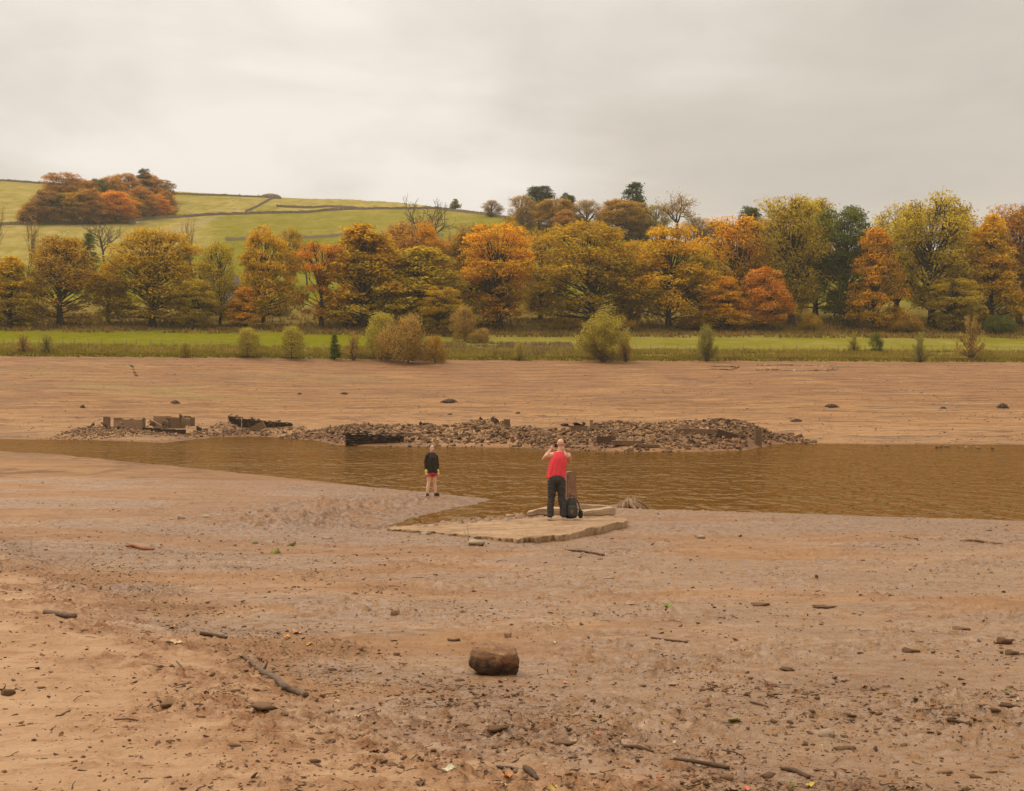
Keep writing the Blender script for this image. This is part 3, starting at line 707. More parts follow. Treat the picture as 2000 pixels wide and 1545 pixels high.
def make_bush(seed, R=2.6, Hh=4.5, nstem=34, nleaf=5200, lsize=0.13, wispy=0.4, low=0.0):
    r = np.random.default_rng(seed); segs = []; pts = []; ton = []; nr = []
    per = nleaf // (nstem * 5)
    for k in range(nstem):
        az = k * 2.39996 + r.uniform(-.3, .3); el = r.uniform(0.15, 1.45) if low == 0 else r.uniform(0.05, 1.4)
        L = Hh * (0.80 + 0.22 * r.uniform())
        tip = np.array([math.cos(az) * math.cos(el) * R * 1.05, math.sin(az) * math.cos(el) * R * 1.05, 0.25 + math.sin(el) * (L - .25)])
        mid = tip * np.array([.35, .35, .55]); st = bez(np.array([math.cos(az) * .12, math.sin(az) * .12, 0]), mid, tip, 6)
        for i in range(5): segs.append((st[i], st[i + 1], .055 * (1 - i * .17), .055 * (1 - (i + 1) * .17)))
        tk = r.uniform(0, 1)
        for j in range(5):
            b0 = st[r.integers(2, 6)]; d = unit(rdir(1, r)[0] + unit(tip) * 0.9 + np.array([0, 0, wispy])); e = b0 + d * R * r.uniform(.22, .45)
            segs.append((b0, e, .022, .008)); n = per
            t = r.uniform(0.1, 1.08, n)[:, None]; p = b0 + (e - b0) * t + r.normal(size=(n, 3)) * R * 0.055
            pts.append(p); nr.append(rdir(n, r)); ton.append(np.stack([np.full(n, np.clip(tk + r.normal() * .15, 0, 1)), r.uniform(0, 1, n), np.clip(p[:, 2] / Hh, 0, 1)], 1))
    pts = np.concatenate(pts); ton = np.concatenate(ton); nr = np.concatenate(nr); kp = pts[:, 2] > 0.06
    crown = leaves_mesh('crown', pts[kp], nr[kp], np.full(kp.sum(), lsize), ton[kp], r); crown.materials.append(M['leaf'])
    v, q = cones(segs, 3); stems = mesh_np('stems', v, q); stems.materials.append(M['twig'])
    return stems, crown

V = {}
# dense billowing crowns
V['billow_a'] = make_tree('billow', 11, 7.4, 20, 1.6, 150, 25000, .21, shape='round', clump=.21, flat=.78, twigs=1)
V['billow_b'] = make_tree('billow', 12, 7.0, 20, 1.2, 140, 24000, .21, shape='egg', clump=.22, flat=.74, twigs=1)
V['billow_c'] = make_tree('billow', 13, 6.6, 20, 1.0, 140, 24000, .21, shape='cone', clump=.22, flat=.74, twigs=1)
V['billow_d'] = make_tree('billow', 14, 7.6, 20, 2.6, 140, 24000, .215, shape='dome', clump=.21, flat=.70, twigs=1)
V['billow_e'] = make_tree('billow', 19, 6.8, 20, 0.8, 150, 24000, .205, shape='tall', clump=.21, flat=.75, twigs=1)
# looser crowns that show their limbs
V['loose_a'] = make_tree('loose', 15, 6.2, 20, 3.6, 84, 16000, .185, shape='tall', clump=.27, flat=.8, twigs=5, trunk_r=.46)
V['loose_b'] = make_tree('loose', 16, 6.6, 20, 2.4, 90, 16000, .185, shape='round', clump=.26, flat=.8, twigs=5)
V['loose_c'] = make_tree('loose', 17, 5.6, 20, 1.8, 84, 16000, .185, shape='egg', clump=.28, flat=.8, twigs=5)
V['umbrella'] = make_tree('loose', 18, 6.6, 20, 3.0, 60, 10000, .20, shape='umbrella', clump=.25, flat=.5, twigs=5, trunk_r=.5)
V['conifer'] = make_tree('billow', 21, 4.4, 18, 0.8, 120, 12000, .22, shape='cone', clump=.27, flat=.55, twigs=1, trunk_r=.3)
V['pine'] = make_tree('billow', 22, 5.0, 16, 3.6, 70, 11000, .22, shape='egg', clump=.28, flat=.6, twigs=2, trunk_r=.32)
V['bare_a'] = make_bare(31, 16, .70, .40, 5, 0, .24)
V['bare_b'] = make_bare(32, 18, .48, .36, 5, 900, .30, up=.5)
V['bare_c'] = make_bare(33, 14, .85, .42, 5, 1300, .22)
V['bush_round'] = make_tree('loose', 41, 2.5, 4.6, 0.25, 70, 11000, .085, shape='round', clump=.30, flat=.85, twigs=3, trunk_r=.10, tw=.3)
V['bush_willow'] = make_bush(42, 3.6, 5.2, 90, 16000, .11, 1.1)
V['bush_low'] = make_tree('loose', 43, 3.4, 3.8, 0.15, 70, 11000, .095, shape='dome', clump=.28, flat=.8, twigs=3, trunk_r=.10, tw=.3)
V['bush_thin'] = make_bush(44, 1.6, 4.2, 40, 3600, .08, .8)

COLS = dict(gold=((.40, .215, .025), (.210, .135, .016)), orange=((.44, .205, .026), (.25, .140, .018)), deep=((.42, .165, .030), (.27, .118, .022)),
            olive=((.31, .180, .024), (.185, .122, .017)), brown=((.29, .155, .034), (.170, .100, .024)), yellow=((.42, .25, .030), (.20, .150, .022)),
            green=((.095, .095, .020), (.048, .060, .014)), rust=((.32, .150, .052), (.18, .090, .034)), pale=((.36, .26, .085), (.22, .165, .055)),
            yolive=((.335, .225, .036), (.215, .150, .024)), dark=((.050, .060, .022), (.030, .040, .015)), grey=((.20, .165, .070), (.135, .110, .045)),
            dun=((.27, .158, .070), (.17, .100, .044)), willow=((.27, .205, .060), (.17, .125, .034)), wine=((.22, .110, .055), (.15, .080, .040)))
def plant(name, var, loc, h, w, col, label, group=None, cat='tree', rz=None, native=None):
    """one tree or bush: Empty at its foot with trunk and crown"""
    ms = V[var]; e_ = empty(name, loc, random.uniform(0, 6.28) if rz is None else rz, label, cat, group)
    if native is None:
        co = np.empty(len(ms[1].vertices) * 3, np.float32); ms[1].vertices.foreach_get('co', co); co = co.reshape(-1, 3)
        native = (np.percentile(co[:, 2], 99.7), np.percentile(np.hypot(co[:, 0], co[:, 1]), 98.5) * 2); NAT[var] = native
    s = (w / native[1], w / native[1], h / native[0]); e_.scale = s
    ca, cb = COLS[col]; k = random.uniform(.92, 1.08) * 2.05
    for nm, m_ in zip(('trunk', 'crown', 'leaves') if 'bush' not in var else ('stems', 'crown'), ms):
        if m_ is None: continue
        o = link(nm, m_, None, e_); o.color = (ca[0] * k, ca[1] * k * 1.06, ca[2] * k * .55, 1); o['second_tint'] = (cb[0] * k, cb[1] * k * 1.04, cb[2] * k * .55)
    return e_
NAT = {}
def tree_px(name, var, cx, top, w, d, col, label, group=None, cat='tree', sink=0.15, base=None):
    if base is not None:
        g = ground_at(cx, base, 200, 800); d = g.y
    g = G(cx, d); ztop = CAMH + (HOR - top) * d / F
    plant(name, var, (g.x, g.y, g.z - sink), max(ztop - g.z, 1.0), w * d / F, col, label, group, cat, native=NAT.get(var))

GR = 'autumn trees along the foot of the hill'
TREES = [ # variant, px, top row, width, distance, colours, name, label
 ('billow_b', -55, 470, 130, 300, 'orange', 'sycamore_tree', 'orange tree cut off by the left edge of the picture'),
 ('billow_c', 18, 500, 120, 288, 'yellow', 'maple_tree', 'yellow orange tree standing leftmost in front of bare branches'),
 ('bare_b', 12, 405, 90, 318, 'dun', 'ash_tree', 'tall half bare grey brown tree at the left edge'),
 ('bare_b', 45, 418, 70, 312, 'dun', 'ash_tree', 'second half bare tree from the left edge, thin upright twigs'),
 ('loose_c', 118, 462, 150, 290, 'brown', 'oak_tree', 'brown tree with orange lower leaves and dark clear trunk'),
 ('bare_a', 205, 426, 92, 372, 'dun', 'oak_tree', 'wide bare oak alone on the green slope below the round wood'),
 ('conifer', 172, 455, 42, 350, 'green', 'holly_tree', 'small dark green tree beside the bare oak'),
 ('loose_c', 212, 512, 66, 292, 'yellow', 'birch_tree', 'slim yellow tree left of the big olive tree'),
 ('billow_a', 298, 446, 178, 290, 'olive', 'beech_tree', 'big domed olive brown tree left of the pale cottage'),
 ('bare_b', 388, 430, 86, 300, 'dun', 'poplar_tree', 'tall bare topped tree beside the big olive tree'),
 ('billow_e', 378, 545, 96, 286, 'yolive', 'hazel_tree', 'low yellow olive tree under the bare topped poplar'),
 ('loose_b', 430, 474, 88, 290, 'yolive', 'field_maple_tree', 'thin olive yellow tree in front of the pale cottage'),
 ('billow_d', 515, 443, 122, 290, 'gold', 'maple_tree', 'golden domed tree with dark open underside and clear trunk'),
 ('billow_c', 478, 560, 70, 287, 'orange', 'hawthorn_tree', 'small orange tree at the left foot of the golden dome'),
 ('loose_a', 566, 446, 56, 345, 'olive', 'thorn_tree', 'dull thorn tree behind the golden domed tree'),
 ('bare_c', 600, 468, 50, 350, 'dun', 'thorn_tree', 'bare thorn on the slope behind the umbrella shaped tree'),
 ('umbrella', 628, 474, 100, 288, 'deep', 'cherry_tree', 'orange umbrella shaped tree with straight bare trunk'),
 ('billow_c', 712, 441, 172, 288, 'gold', 'maple_tree', 'pointed olive gold tree with orange tip'),
 ('loose_b', 706, 440, 66, 305, 'rust', 'cherry_tree', 'red tipped crown showing above the pointed gold tree'),
 ('loose_a', 795, 432, 110, 300, 'rust', 'ash_tree', 'reddish brown thin crowned tree under the bare hill tree'),
 ('billow_b', 835, 440, 66, 296, 'orange', 'maple_tree', 'bright orange crown right of the reddish thin tree'),
 ('bare_a', 826, 386, 118, 372, 'dun', 'ash_tree', 'tall bare tree standing against the green hill'),
 ('billow_c', 818, 484, 166, 284, 'yolive', 'maple_tree', 'pointed yellow olive tree behind the brown shore bush'),
 ('billow_e', 858, 560, 74, 278, 'olive', 'alder_tree', 'low dark olive tree right of the brown shore bush'),
 ('loose_a', 868, 470, 60, 302, 'deep', 'rowan_tree', 'slim orange tree with dark forked trunk'),
 ('billow_b', 912, 455, 110, 294, 'brown', 'oak_tree', 'brownish orange rounded tree left of the layered orange one'),
 ('billow_e', 975, 440, 140, 286, 'orange', 'maple_tree', 'bright orange tree with layered boughs near the middle'),
 ('billow_d', 997, 424, 76, 330, 'olive', 'oak_tree', 'gold olive crown rising behind the layered orange tree'),
 ('loose_b', 1055, 452, 100, 298, 'brown', 'oak_tree', 'brown olive open crowned tree left of the big billowing tree'),
 ('billow_a', 1155, 434, 186, 288, 'olive', 'oak_tree', 'broadest billowing bronze tree behind the green willow bush'),
 ('billow_e', 1228, 470, 90, 292, 'gold', 'oak_tree', 'gold tree touching the right side of the broadest tree'),
 ('billow_b', 1305, 441, 146, 288, 'gold', 'maple_tree', 'orange gold round tree right of the broadest tree'),
 ('loose_c', 1372, 500, 88, 290, 'yolive', 'maple_tree', 'narrow yellow green tree between two orange ones'),
 ('loose_a', 1440, 424, 118, 292, 'orange', 'maple_tree', 'tall orange open tree with dark forked limbs'),
 ('billow_c', 1415, 540, 92, 284, 'orange', 'maple_tree', 'low orange tree at the foot of the tall open one'),
 ('billow_b', 1492, 522, 88, 284, 'deep', 'cherry_tree', 'red orange low tree left of the tall olive pair'),
 ('loose_b', 1500, 425, 84, 305, 'brown', 'oak_tree', 'brown thin crown behind the red orange low tree'),
 ('loose_a', 1545, 386, 126, 290, 'yolive', 'oak_tree', 'tall olive oak, left one of the tall olive pair'),
 ('loose_c', 1592, 388, 104, 300, 'yolive', 'oak_tree', 'tall olive oak, right one of the tall olive pair'),
 ('billow_e', 1652, 402, 112, 290, 'green', 'oak_tree', 'dark green tree left of the narrow orange tree'),
 ('billow_c', 1708, 446, 92, 285, 'orange', 'maple_tree', 'narrow orange tree beside the dark green one'),
 ('loose_a', 1752, 406, 104, 304, 'yolive', 'oak_tree', 'pale olive open crown behind the narrow orange tree'),
 ('loose_a', 1820, 384, 140, 288, 'yolive', 'oak_tree', 'tallest yellow green oak on the right with forked trunk'),
 ('billow_e', 1862, 545, 96, 284, 'yolive', 'hazel_tree', 'low yellow green tree under the tallest right oak'),
 ('loose_b', 1884, 430, 88, 300, 'dun', 'ash_tree', 'thin brown tree showing sky, right of the tallest oak'),
 ('billow_c', 1935, 420, 112, 288, 'gold', 'maple_tree', 'golden pointed tree second from the right edge'),
 ('loose_a', 1990, 400, 104, 292, 'rust', 'maple_tree', 'tall brown orange tree at the right edge'),
 ('billow_b', 2070, 420, 130, 290, 'gold', 'maple_tree', 'gold tree just past the right edge of the picture'),
]
for i, (var, px, top, w, d, col, nm, lab) in enumerate(TREES):
    b_ = float(np.interp(d, [278, 284, 288, 292, 300, 318], [655, 646, 640, 633, 623, 606])) if d < 320 else None
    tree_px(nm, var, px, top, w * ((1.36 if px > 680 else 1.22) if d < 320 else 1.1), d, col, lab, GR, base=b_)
SK = [ # on the skyline
 ('loose_b', 1018, 381, 64, 452, 'dun', 'beech_tree', 'brown rounded tree leftmost in the skyline wood'),
 ('pine', 1053, 363, 56, 462, 'dark', 'pine_tree', 'dark green pine highest in the left part of the skyline wood'),
 ('billow_a', 1085, 388, 72, 446, 'brown', 'beech_tree', 'brown round tree right of the highest dark pine'),
 ('pine', 1106, 377, 30, 470, 'dark', 'pine_tree', 'small dark pine poking above the brown round trees'),
 ('billow_d', 1106, 408, 46, 432, 'rust', 'beech_tree', 'small orange tree low in the skyline wood'),
 ('loose_b', 1146, 392, 70, 450, 'dun', 'oak_tree', 'grey brown thin tree in the middle of the skyline wood'),
 ('billow_a', 1206, 390, 92, 440, 'brown', 'oak_tree', 'large bronze oak in the skyline wood'),
 ('conifer', 1241, 357, 60, 470, 'dark', 'pine_tree', 'tall dark green conifer topping the skyline'),
 ('loose_c', 1250, 395, 50, 446, 'dun', 'beech_tree', 'thin brown tree below the tall dark conifer'),
 ('loose_b', 1282, 400, 60, 440, 'pale', 'birch_tree', 'pale yellow tree left of the round bare crown'),
 ('bare_c', 1324, 378, 80, 438, 'dun', 'oak_tree', 'round bare crowned oak on the skyline'),
 ('loose_b', 1362, 425, 60, 430, 'dun', 'oak_tree', 'brown tree right below the round bare oak'),
 ('loose_c', 1400, 432, 60, 430, 'brown', 'oak_tree', 'low brown tree where the skyline wood thins out'),
 ('pine', 1462, 403, 44, 420, 'dark', 'pine_tree', 'single dark pine above the orange trees'),
 ('loose_b', 960, 391, 34, 520, 'dun', 'thorn_tree', 'small round thorn on the hill crest left of the skyline wood'),
 ('conifer', 889, 388, 18, 560, 'grey', 'larch_tree', 'small larch standing alone on the hill crest'),
 ('bare_b', 901, 396, 14, 560, 'dun', 'thorn_tree', 'tiny thorn beside the lone larch on the crest'),
 ('loose_a', 920, 440, 70, 360, 'dun', 'thorn_tree', 'grey brown thicket tree on the slope under the crest'),
 ('bare_c', 930, 436, 50, 372, 'dun', 'thorn_tree', 'bare thorn on the green slope above the orange trees'),
 ('bare_c', 885, 450, 44, 350, 'dun', 'thorn_tree', 'bare thorn between the hill ash and the orange oak'),
 ('loose_b', 1560, 455, 110, 360, 'yolive', 'oak_tree', 'olive tree seen through gaps behind the tall olive pair'),
 ('loose_b', 1900, 450, 110, 350, 'brown', 'oak_tree', 'brown tree seen through gaps near the right edge'),
]
for (var, px, top, w, d, col, nm, lab) in SK: tree_px(nm, var, px, top, w * 1.38, d, col, lab, 'trees on the skyline and upper slope')
rt = random.Random(3)
CL = [(62, 400, 60, 'rust'), (88, 372, 70, 'wine'), (125, 340, 84, 'rust'), (150, 350, 70, 'wine'), (170, 352, 60, 'rust'), (190, 350, 50, 'green'), (215, 345, 64, 'rust'), (245, 338, 76, 'rust'),
      (283, 330, 30, 'dark'), (290, 342, 64, 'rust'), (312, 352, 54, 'wine'), (105, 378, 46, 'dark'), (145, 376, 84, 'brown'), (70, 405, 50, 'rust'), (185, 395, 54, 'green'), (225, 372, 82, 'deep'),
      (262, 385, 60, 'brown'), (300, 380, 56, 'deep'), (200, 410, 50, 'rust'), (322, 372, 44, 'rust'), (276, 366, 60, 'rust'), (178, 368, 60, 'rust')]
ORD = ['first', 'second', 'third', 'fourth', 'fifth', 'sixth', 'seventh', 'eighth', 'ninth', 'tenth', 'eleventh', 'twelfth', 'thirteenth', 'fourteenth']
RANK = {}
for rowk in (0, 1):
    for n_, q_ in enumerate(sorted((k for k in range(len(CL)) if (CL[k][1] > 365) == bool(rowk)), key=lambda k: CL[k][0])): RANK[q_] = f"{ORD[n_]} from the left in the {'front' if rowk else 'back'} row of the round wood"
for k, (px, top, w, col) in enumerate(CL):
    b_ = float(np.interp(px, [50, 180, 250, 330], [437, 438, 432, 420])) - rt.uniform(0, 2) - (24 if top < 365 else 0)
    lab = {'rust': 'rust red beech', 'wine': 'wine brown beech', 'green': 'green crowned tree', 'dark': 'dark evergreen', 'brown': 'bronze brown tree', 'deep': 'orange red tree'}[col] + ', ' + RANK[k]
    tree_px('beech_tree' if col not in ('dark', 'green') else 'pine_tree', ['billow_a', 'billow_b', 'billow_e', 'billow_d'][k % 4] if col != 'dark' else 'pine', px, top - 4, w * 1.32, 500, col, lab, 'trees of the round wood on the hill', sink=1.0, base=b_)

BG = 'bushes along the old shoreline'
BUSH = [('bush_thin', 44, 650, 38, 206, 'dun', 'thin pale brown bush near the left edge of the shore'), ('bush_thin', 90, 651, 38, 207, 'grey', 'small conical grey green bush second from the left'),
 ('bush_round', 362, 668, 28, 208, 'willow', 'small green bush alone on the left shore strip'), ('bush_round', 483, 640, 62, 210, 'willow', 'rounded olive bush, left one of the shore pair'),
 ('bush_round', 570, 637, 66, 211, 'willow', 'round green bush, right one of the shore pair'), ('conifer', 653, 652, 28, 213, 'green', 'little dark spruce on the shore strip'),
 ('bush_thin', 690, 648, 44, 214, 'dun', 'thin brown bush left of the large bush group'), ('bush_round', 745, 610, 88, 217, 'willow', 'tall grey green bush in the large bush group'),
 ('bush_low', 797, 614, 120, 213, 'dun', 'wide brown orange bush on the shore edge'), ('bush_low', 850, 655, 70, 216, 'brown', 'low brown scrub right of the wide brown bush'),
 ('bush_round', 908, 598, 66, 250, 'dun', 'tall purplish brown bush behind the grassy bank'), ('bush_low', 940, 640, 50, 248, 'dun', 'low brown bush beside the tall purplish one'),
 ('bush_willow', 1014, 666, 24, 221, 'willow', 'tiny upright green bush near the middle of the shore'), ('bush_willow', 1178, 611, 116, 219, 'willow', 'large yellow green willow bush on the shore'),
 ('bush_thin', 1222, 655, 40, 220, 'dun', 'thin brown bush beside the large willow'), ('bush_willow', 1380, 634, 46, 222, 'grey', 'narrow grey green bush right of the large willow'),
 ('bush_thin', 1668, 648, 30, 236, 'willow', 'small leaning sapling behind the shore fence'), ('bush_round', 1713, 650, 30, 236, 'green', 'small green sapling right of the leaning one'),
 ('bush_thin', 1797, 649, 42, 226, 'grey', 'bare grey bush on the right shore'), ('bush_thin', 1897, 617, 62, 230, 'dun', 'tall bare brown thorn bush on the right shore'),
 ('bush_low', 1580, 610, 60, 284, 'olive', 'low green bush under the tall olive pair'), ('bush_low', 250, 610, 60, 284, 'brown', 'brown scrub at the foot of the big olive tree'),
 ('bush_low', 690, 620, 90, 280, 'olive', 'dark scrub at the foot of the pointed gold tree'), ('bush_low', 1100, 620, 90, 282, 'olive', 'dark scrub at the left foot of the broadest tree'),
 ('bush_low', 1210, 622, 80, 282, 'brown', 'brown scrub at the right foot of the broadest tree'), ('bush_low', 1350, 618, 80, 284, 'brown', 'brown scrub below the narrow yellow green tree'),
 ('bush_low', 1770, 615, 90, 284, 'brown', 'brown scrub left of the tallest right oak'), ('bush_low', 1950, 615, 90, 284, 'green', 'dark scrub below the golden pointed tree'),
 ('bush_low', 60, 600, 80, 286, 'olive', 'dark scrub below the leftmost yellow tree'), ('bush_low', 540, 600, 80, 292, 'green', 'dark green shrubs under the golden dome'),
 ('bush_low', 460, 600, 60, 296, 'green', 'dark green shrubs in front of the pale cottage')]
for (var, px, top, w, d, col, lab) in BUSH: tree_px('shrub' if var != 'conifer' else 'spruce_tree', var, px, top, w, d, col, lab, BG, 'bush' if var != 'conifer' else 'tree', 0.05)
# ------------------------------------------------------------------ stones
def stone_mesh(name, seed, sx=1.0, sy=0.7, sz=0.42, n=14, round_=0.0, mat=None):
    r = np.random.default_rng(seed); bm = bmesh.new()
    p = r.uniform(-1, 1, (n, 3)); p = np.sign(p) * np.abs(p) ** (0.45 + round_)
    for q in p * np.array([sx, sy, sz]) * 0.5: bm.verts.new(q)
    res = bmesh.ops.convex_hull(bm, input=bm.verts)
    bmesh.ops.delete(bm, geom=[v for v in bm.verts if not v.link_faces], context='VERTS')
    me = bpy.data.meshes.new(name); bm.to_mesh(me); bm.free()
    if mat: me.materials.append(mat)
    return me
def stone_material(name, c1, c2, c3):
    t = NT(name); rnd = t.n('ShaderNodeObjectInfo').outputs['Random']; isl = t.n('ShaderNodeNewGeometry').outputs['Random Per Island']
    f = t.math('FRACT', t.math('ADD', rnd, isl))
    p = t.pos(); a = t.noise(p, 5, 5, 0.65); b = t.noise(p, 1.1, 4, 0.6)
    c = t.mix(f, c1, c2); c = t.mix(t.rng(b, 0.48, 0.66, 0, 0.6), c, c3)
    c = t.mix(t.rng(a, 0.35, 0.7, 0, 0.35), c, (0.07, 0.045, 0.028, 1))
    t.bsdf(c, 0.85, t.bump(a, 0.5, 0.05), 0.25); return t.m
M['rubble'] = stone_material('rubble_stone', (0.055, 0.027, 0.012, 1), (0.34, 0.190, 0.090, 1), (0.16, 0.084, 0.038, 1))
M['rubble_warm'] = stone_material('rubble_stone_warm', (0.13, 0.070, 0.036, 1), (0.46, 0.275, 0.145, 1), (0.36, 0.180, 0.080, 1))
M['rubble_dark'] = stone_material('rubble_stone_dark', (0.038, 0.022, 0.012, 1), (0.135, 0.078, 0.042, 1), (0.070, 0.040, 0.022, 1))
M['pale_stone'] = stone_material('pale_stone', (0.30, 0.22, 0.145, 1), (0.44, 0.335, 0.23, 1), (0.36, 0.26, 0.17, 1))
M['concrete'] = simple('ruin_concrete', (0.225, 0.135, 0.070, 1), (0.33, 0.212, 0.120, 1), 0.9, 0.9, 0.3, 0.03)
M['dark_concrete'] = simple('dark_concrete', (0.125, 0.070, 0.036, 1), (0.215, 0.130, 0.070, 1), 0.9, 0.9, 0.3, 0.03)
M['black_mud'] = simple('black_mud', (0.020, 0.013, 0.008, 1), (0.050, 0.031, 0.019, 1), 2, 0.9, 0.5, 0.03)
SHAPES = [stone_mesh('stone', 100 + i, 1.0, [.8, .55, .85, .7, .42, .65][i], [.36, .22, .5, .18, .30, .4][i], 13) for i in range(6)]
def stone_arrays():
    out = []
    for m_ in SHAPES:
        bm = bmesh.new(); bm.from_mesh(m_); bmesh.ops.triangulate(bm, faces=bm.faces)
        bm.verts.index_update()
        out.append((np.array([v.co[:] for v in bm.verts]), np.array([[v.index for v in f.verts] for f in bm.faces]))); bm.free()
    return out
ARR = stone_arrays()
def rotm(n, r, tilt):
    a = r.uniform(0, 6.283, n); b = r.normal(0, tilt, n); c = r.normal(0, tilt, n)
    ca, sa, cb, sb, cc, sc_ = np.cos(a), np.sin(a), np.cos(b), np.sin(b), np.cos(c), np.sin(c)
    z0 = np.zeros(n); o1 = np.ones(n)
    Rz = np.stack([ca, -sa, z0, sa, ca, z0, z0, z0, o1], 1).reshape(n, 3, 3); Ry = np.stack([cb, z0, sb, z0, o1, z0, -sb, z0, cb], 1).reshape(n, 3, 3)
    Rx = np.stack([o1, z0, z0, z0, cc, -sc_, z0, sc_, cc], 1).reshape(n, 3, 3); return Rz @ Ry @ Rx
def scatter_mesh(name, P, S, tilt, r, arrs=None, stretch=None):
    """one mesh of many small stones at points P with sizes S"""
    arrs = arrs or ARR; n = len(P); R_ = rotm(n, r, tilt); k = r.integers(0, len(arrs), n); vs_, fs_, off = [], [], 0
    st = np.ones((n, 3)) if stretch is None else stretch
    for j, (av, af) in enumerate(arrs):
        idx = np.where(k == j)[0]
        if not len(idx): continue
        v = np.einsum('nij,nvj->nvi', R_[idx], av[None] * st[idx][:, None, :] * S[idx][:, None, None]) + P[idx][:, None, :]
        f = af[None] + (np.arange(len(idx)) * len(av))[:, None, None] + off
        vs_.append(v.reshape(-1, 3)); fs_.append(f.reshape(-1, 3)); off += len(idx) * len(av)
    return mesh_np(name, np.concatenate(vs_), None, np.concatenate(fs_))

def heap(idx, n, nbig, mats, label, smin, smax, seed, tail=0.6):
    hp = HEAPS[idx]; r = np.random.default_rng(seed); hx = hp['x']; N = n * 3
    x = r.uniform(hx[0], hx[-1], N); ycx = np.interp(x, hx, hp['yc']); yfx = np.interp(x, hx, hp['yf']); y = yfx - 1.2 + r.uniform(0, 1, N) * (ycx - yfx + 1.2 + hp['back'] * .7)
    m_ = heap_h(x, y); keep = (H0(x, y)[1] > -1.0) & (r.uniform(0, 1, N) < 0.25 + sstep(0, .6, m_)); x, y = x[keep][:n], y[keep][:n]; ycx = ycx[keep][:n]
    z = H(x, y); S = smin * (smax / smin) ** (r.uniform(0, 1, len(x)) ** 1.7)
    P = np.stack([x, y, z + S * 0.10], 1)
    vis = y < ycx + 0.6; order = np.argsort(-S * vis)
    big, rest = order[:nbig], order[nbig:]
    c = P.mean(0); e_ = empty('rubble_heap', (c[0], c[1], 0), 0, label, 'rubble')
    for q in big:
        o = bpy.data.objects.new('stone', SHAPE_M[(mats, int(r.integers(0, 6)))]); COL.objects.link(o); o.parent = e_
        o.location = (P[q, 0] - c[0], P[q, 1] - c[1], P[q, 2]); o.scale = (S[q],) * 3; o.rotation_euler = (r.normal(0, .4), r.normal(0, .4), r.uniform(0, 6.28))
    Q = P[rest].copy(); Q[:, 0] -= c[0]; Q[:, 1] -= c[1]
    h = int(len(rest) * tail)
    me = scatter_mesh('rubble', Q, S[rest], 0.45, r); me.materials.append(M['rubble'])
    o = link('rubble', me, None, e_); o['kind'] = 'stuff'
    return e_
SHAPE_M = {}
for mk in ('rubble', 'rubble_warm', 'rubble_dark', 'pale_stone'):
    for i in range(6):
        m_ = SHAPES[i].copy(); m_.materials.append(M[mk]); SHAPE_M[(mk, i)] = m_
h1 = heap(0, 5600, 200, 'rubble', 'long heap of brown tumbled stones behind the woman in black', .10, .60, 501)
h2 = heap(1, 6800, 220, 'rubble', 'largest stone heap on the far waterline behind the man in red', .10, .62, 502)
h3 = heap(2, 2400, 80, 'rubble_warm', 'low scatter of stones in front of the concrete ruin', .10, .42, 503)
h4 = heap(3, 700, 50, 'rubble', 'pointed stone pile left of the long dark retaining wall', .10, .5, 504)
# the warmer, paler stones on the right crest of the largest heap, and dark blocks on both
def extra_stones(parent, hp, pxs, pys, n, mk, smin, smax, seed):
    r = np.random.default_rng(seed)
    for i in range(n):
        px = r.uniform(*pxs); py = r.uniform(*pys); g = ground_at(px, py, 84, 122); s = r.uniform(smin, smax)
        o = bpy.data.objects.new('stone', SHAPE_M[(mk, int(r.integers(0, 6)))]); COL.objects.link(o); o.parent = parent
        o.location = (g.x - parent.location.x, g.y - parent.location.y, g.z + s * .12); o.scale = (s, s, s); o.rotation_euler = (r.normal(0, .5), r.normal(0, .5), r.uniform(0, 6.28))
extra_stones(h2, 1, (1310, 1475), (822, 846), 110, 'rubble_warm', .25, .65, 511)
extra_stones(h2, 1, (1385, 1420), (819, 832), 14, 'rubble_dark', .3, .7, 512)
extra_stones(h2, 1, (1080, 1430), (840, 866), 26, 'rubble_dark', .25, .55, 513)
extra_stones(h1, 0, (700, 1020), (838, 858), 22, 'rubble_dark', .25, .55, 514)
extra_stones(h1, 0, (930, 975), (820, 828), 10, 'rubble_dark', .4, .8, 515)
extra_stones(h1, 0, (820, 840), (828, 836), 4, 'rubble_dark', .7, 1.1, 516)
extra_stones(h2, 1, (1105, 1150), (830, 838), 5, 'rubble_dark', .8, 1.2, 517)

# dressed beams and lintels lying in the heaps
def beam(px0, px1, py, th, label, mat='dark_concrete', d=None, tilt=0.0):
    g = ground_at((px0 + px1) / 2, py, 84, 150); L = (px1 - px0) * g.y / F
    b = MB(); b.box((0, 0, 0), (L, .45, th), (0, tilt, 0), 0.03, int(px0)); o = b.build('stone_beam', M[mat]); o.location = (g.x, g.y - .2, g.z + th * .4)
    tag(o, label, 'stone beam', 'squared stones lying in the rubble')
beam(1165, 1200, 866, .55, 'dark squared block near the front of the largest heap', 'rubble_dark')
beam(1195, 1252, 868, .30, 'long flat lintel right of the dark squared block')
beam(1245, 1285, 873, .22, 'thin slab at the water edge of the largest heap')
beam(1318, 1395, 846, .35, 'long dark beam across the right half of the largest heap', 'dark_concrete', tilt=.03)
beam(1398, 1440, 855, .5, 'sloping dark wall stub below the warm stones', 'rubble_dark', tilt=.28)
beam(760, 820, 851, .3, 'low dark slab lying right of the broken dark wall')
beam(1115, 1145, 841, .4, 'short squared block on the left shoulder of the largest heap')
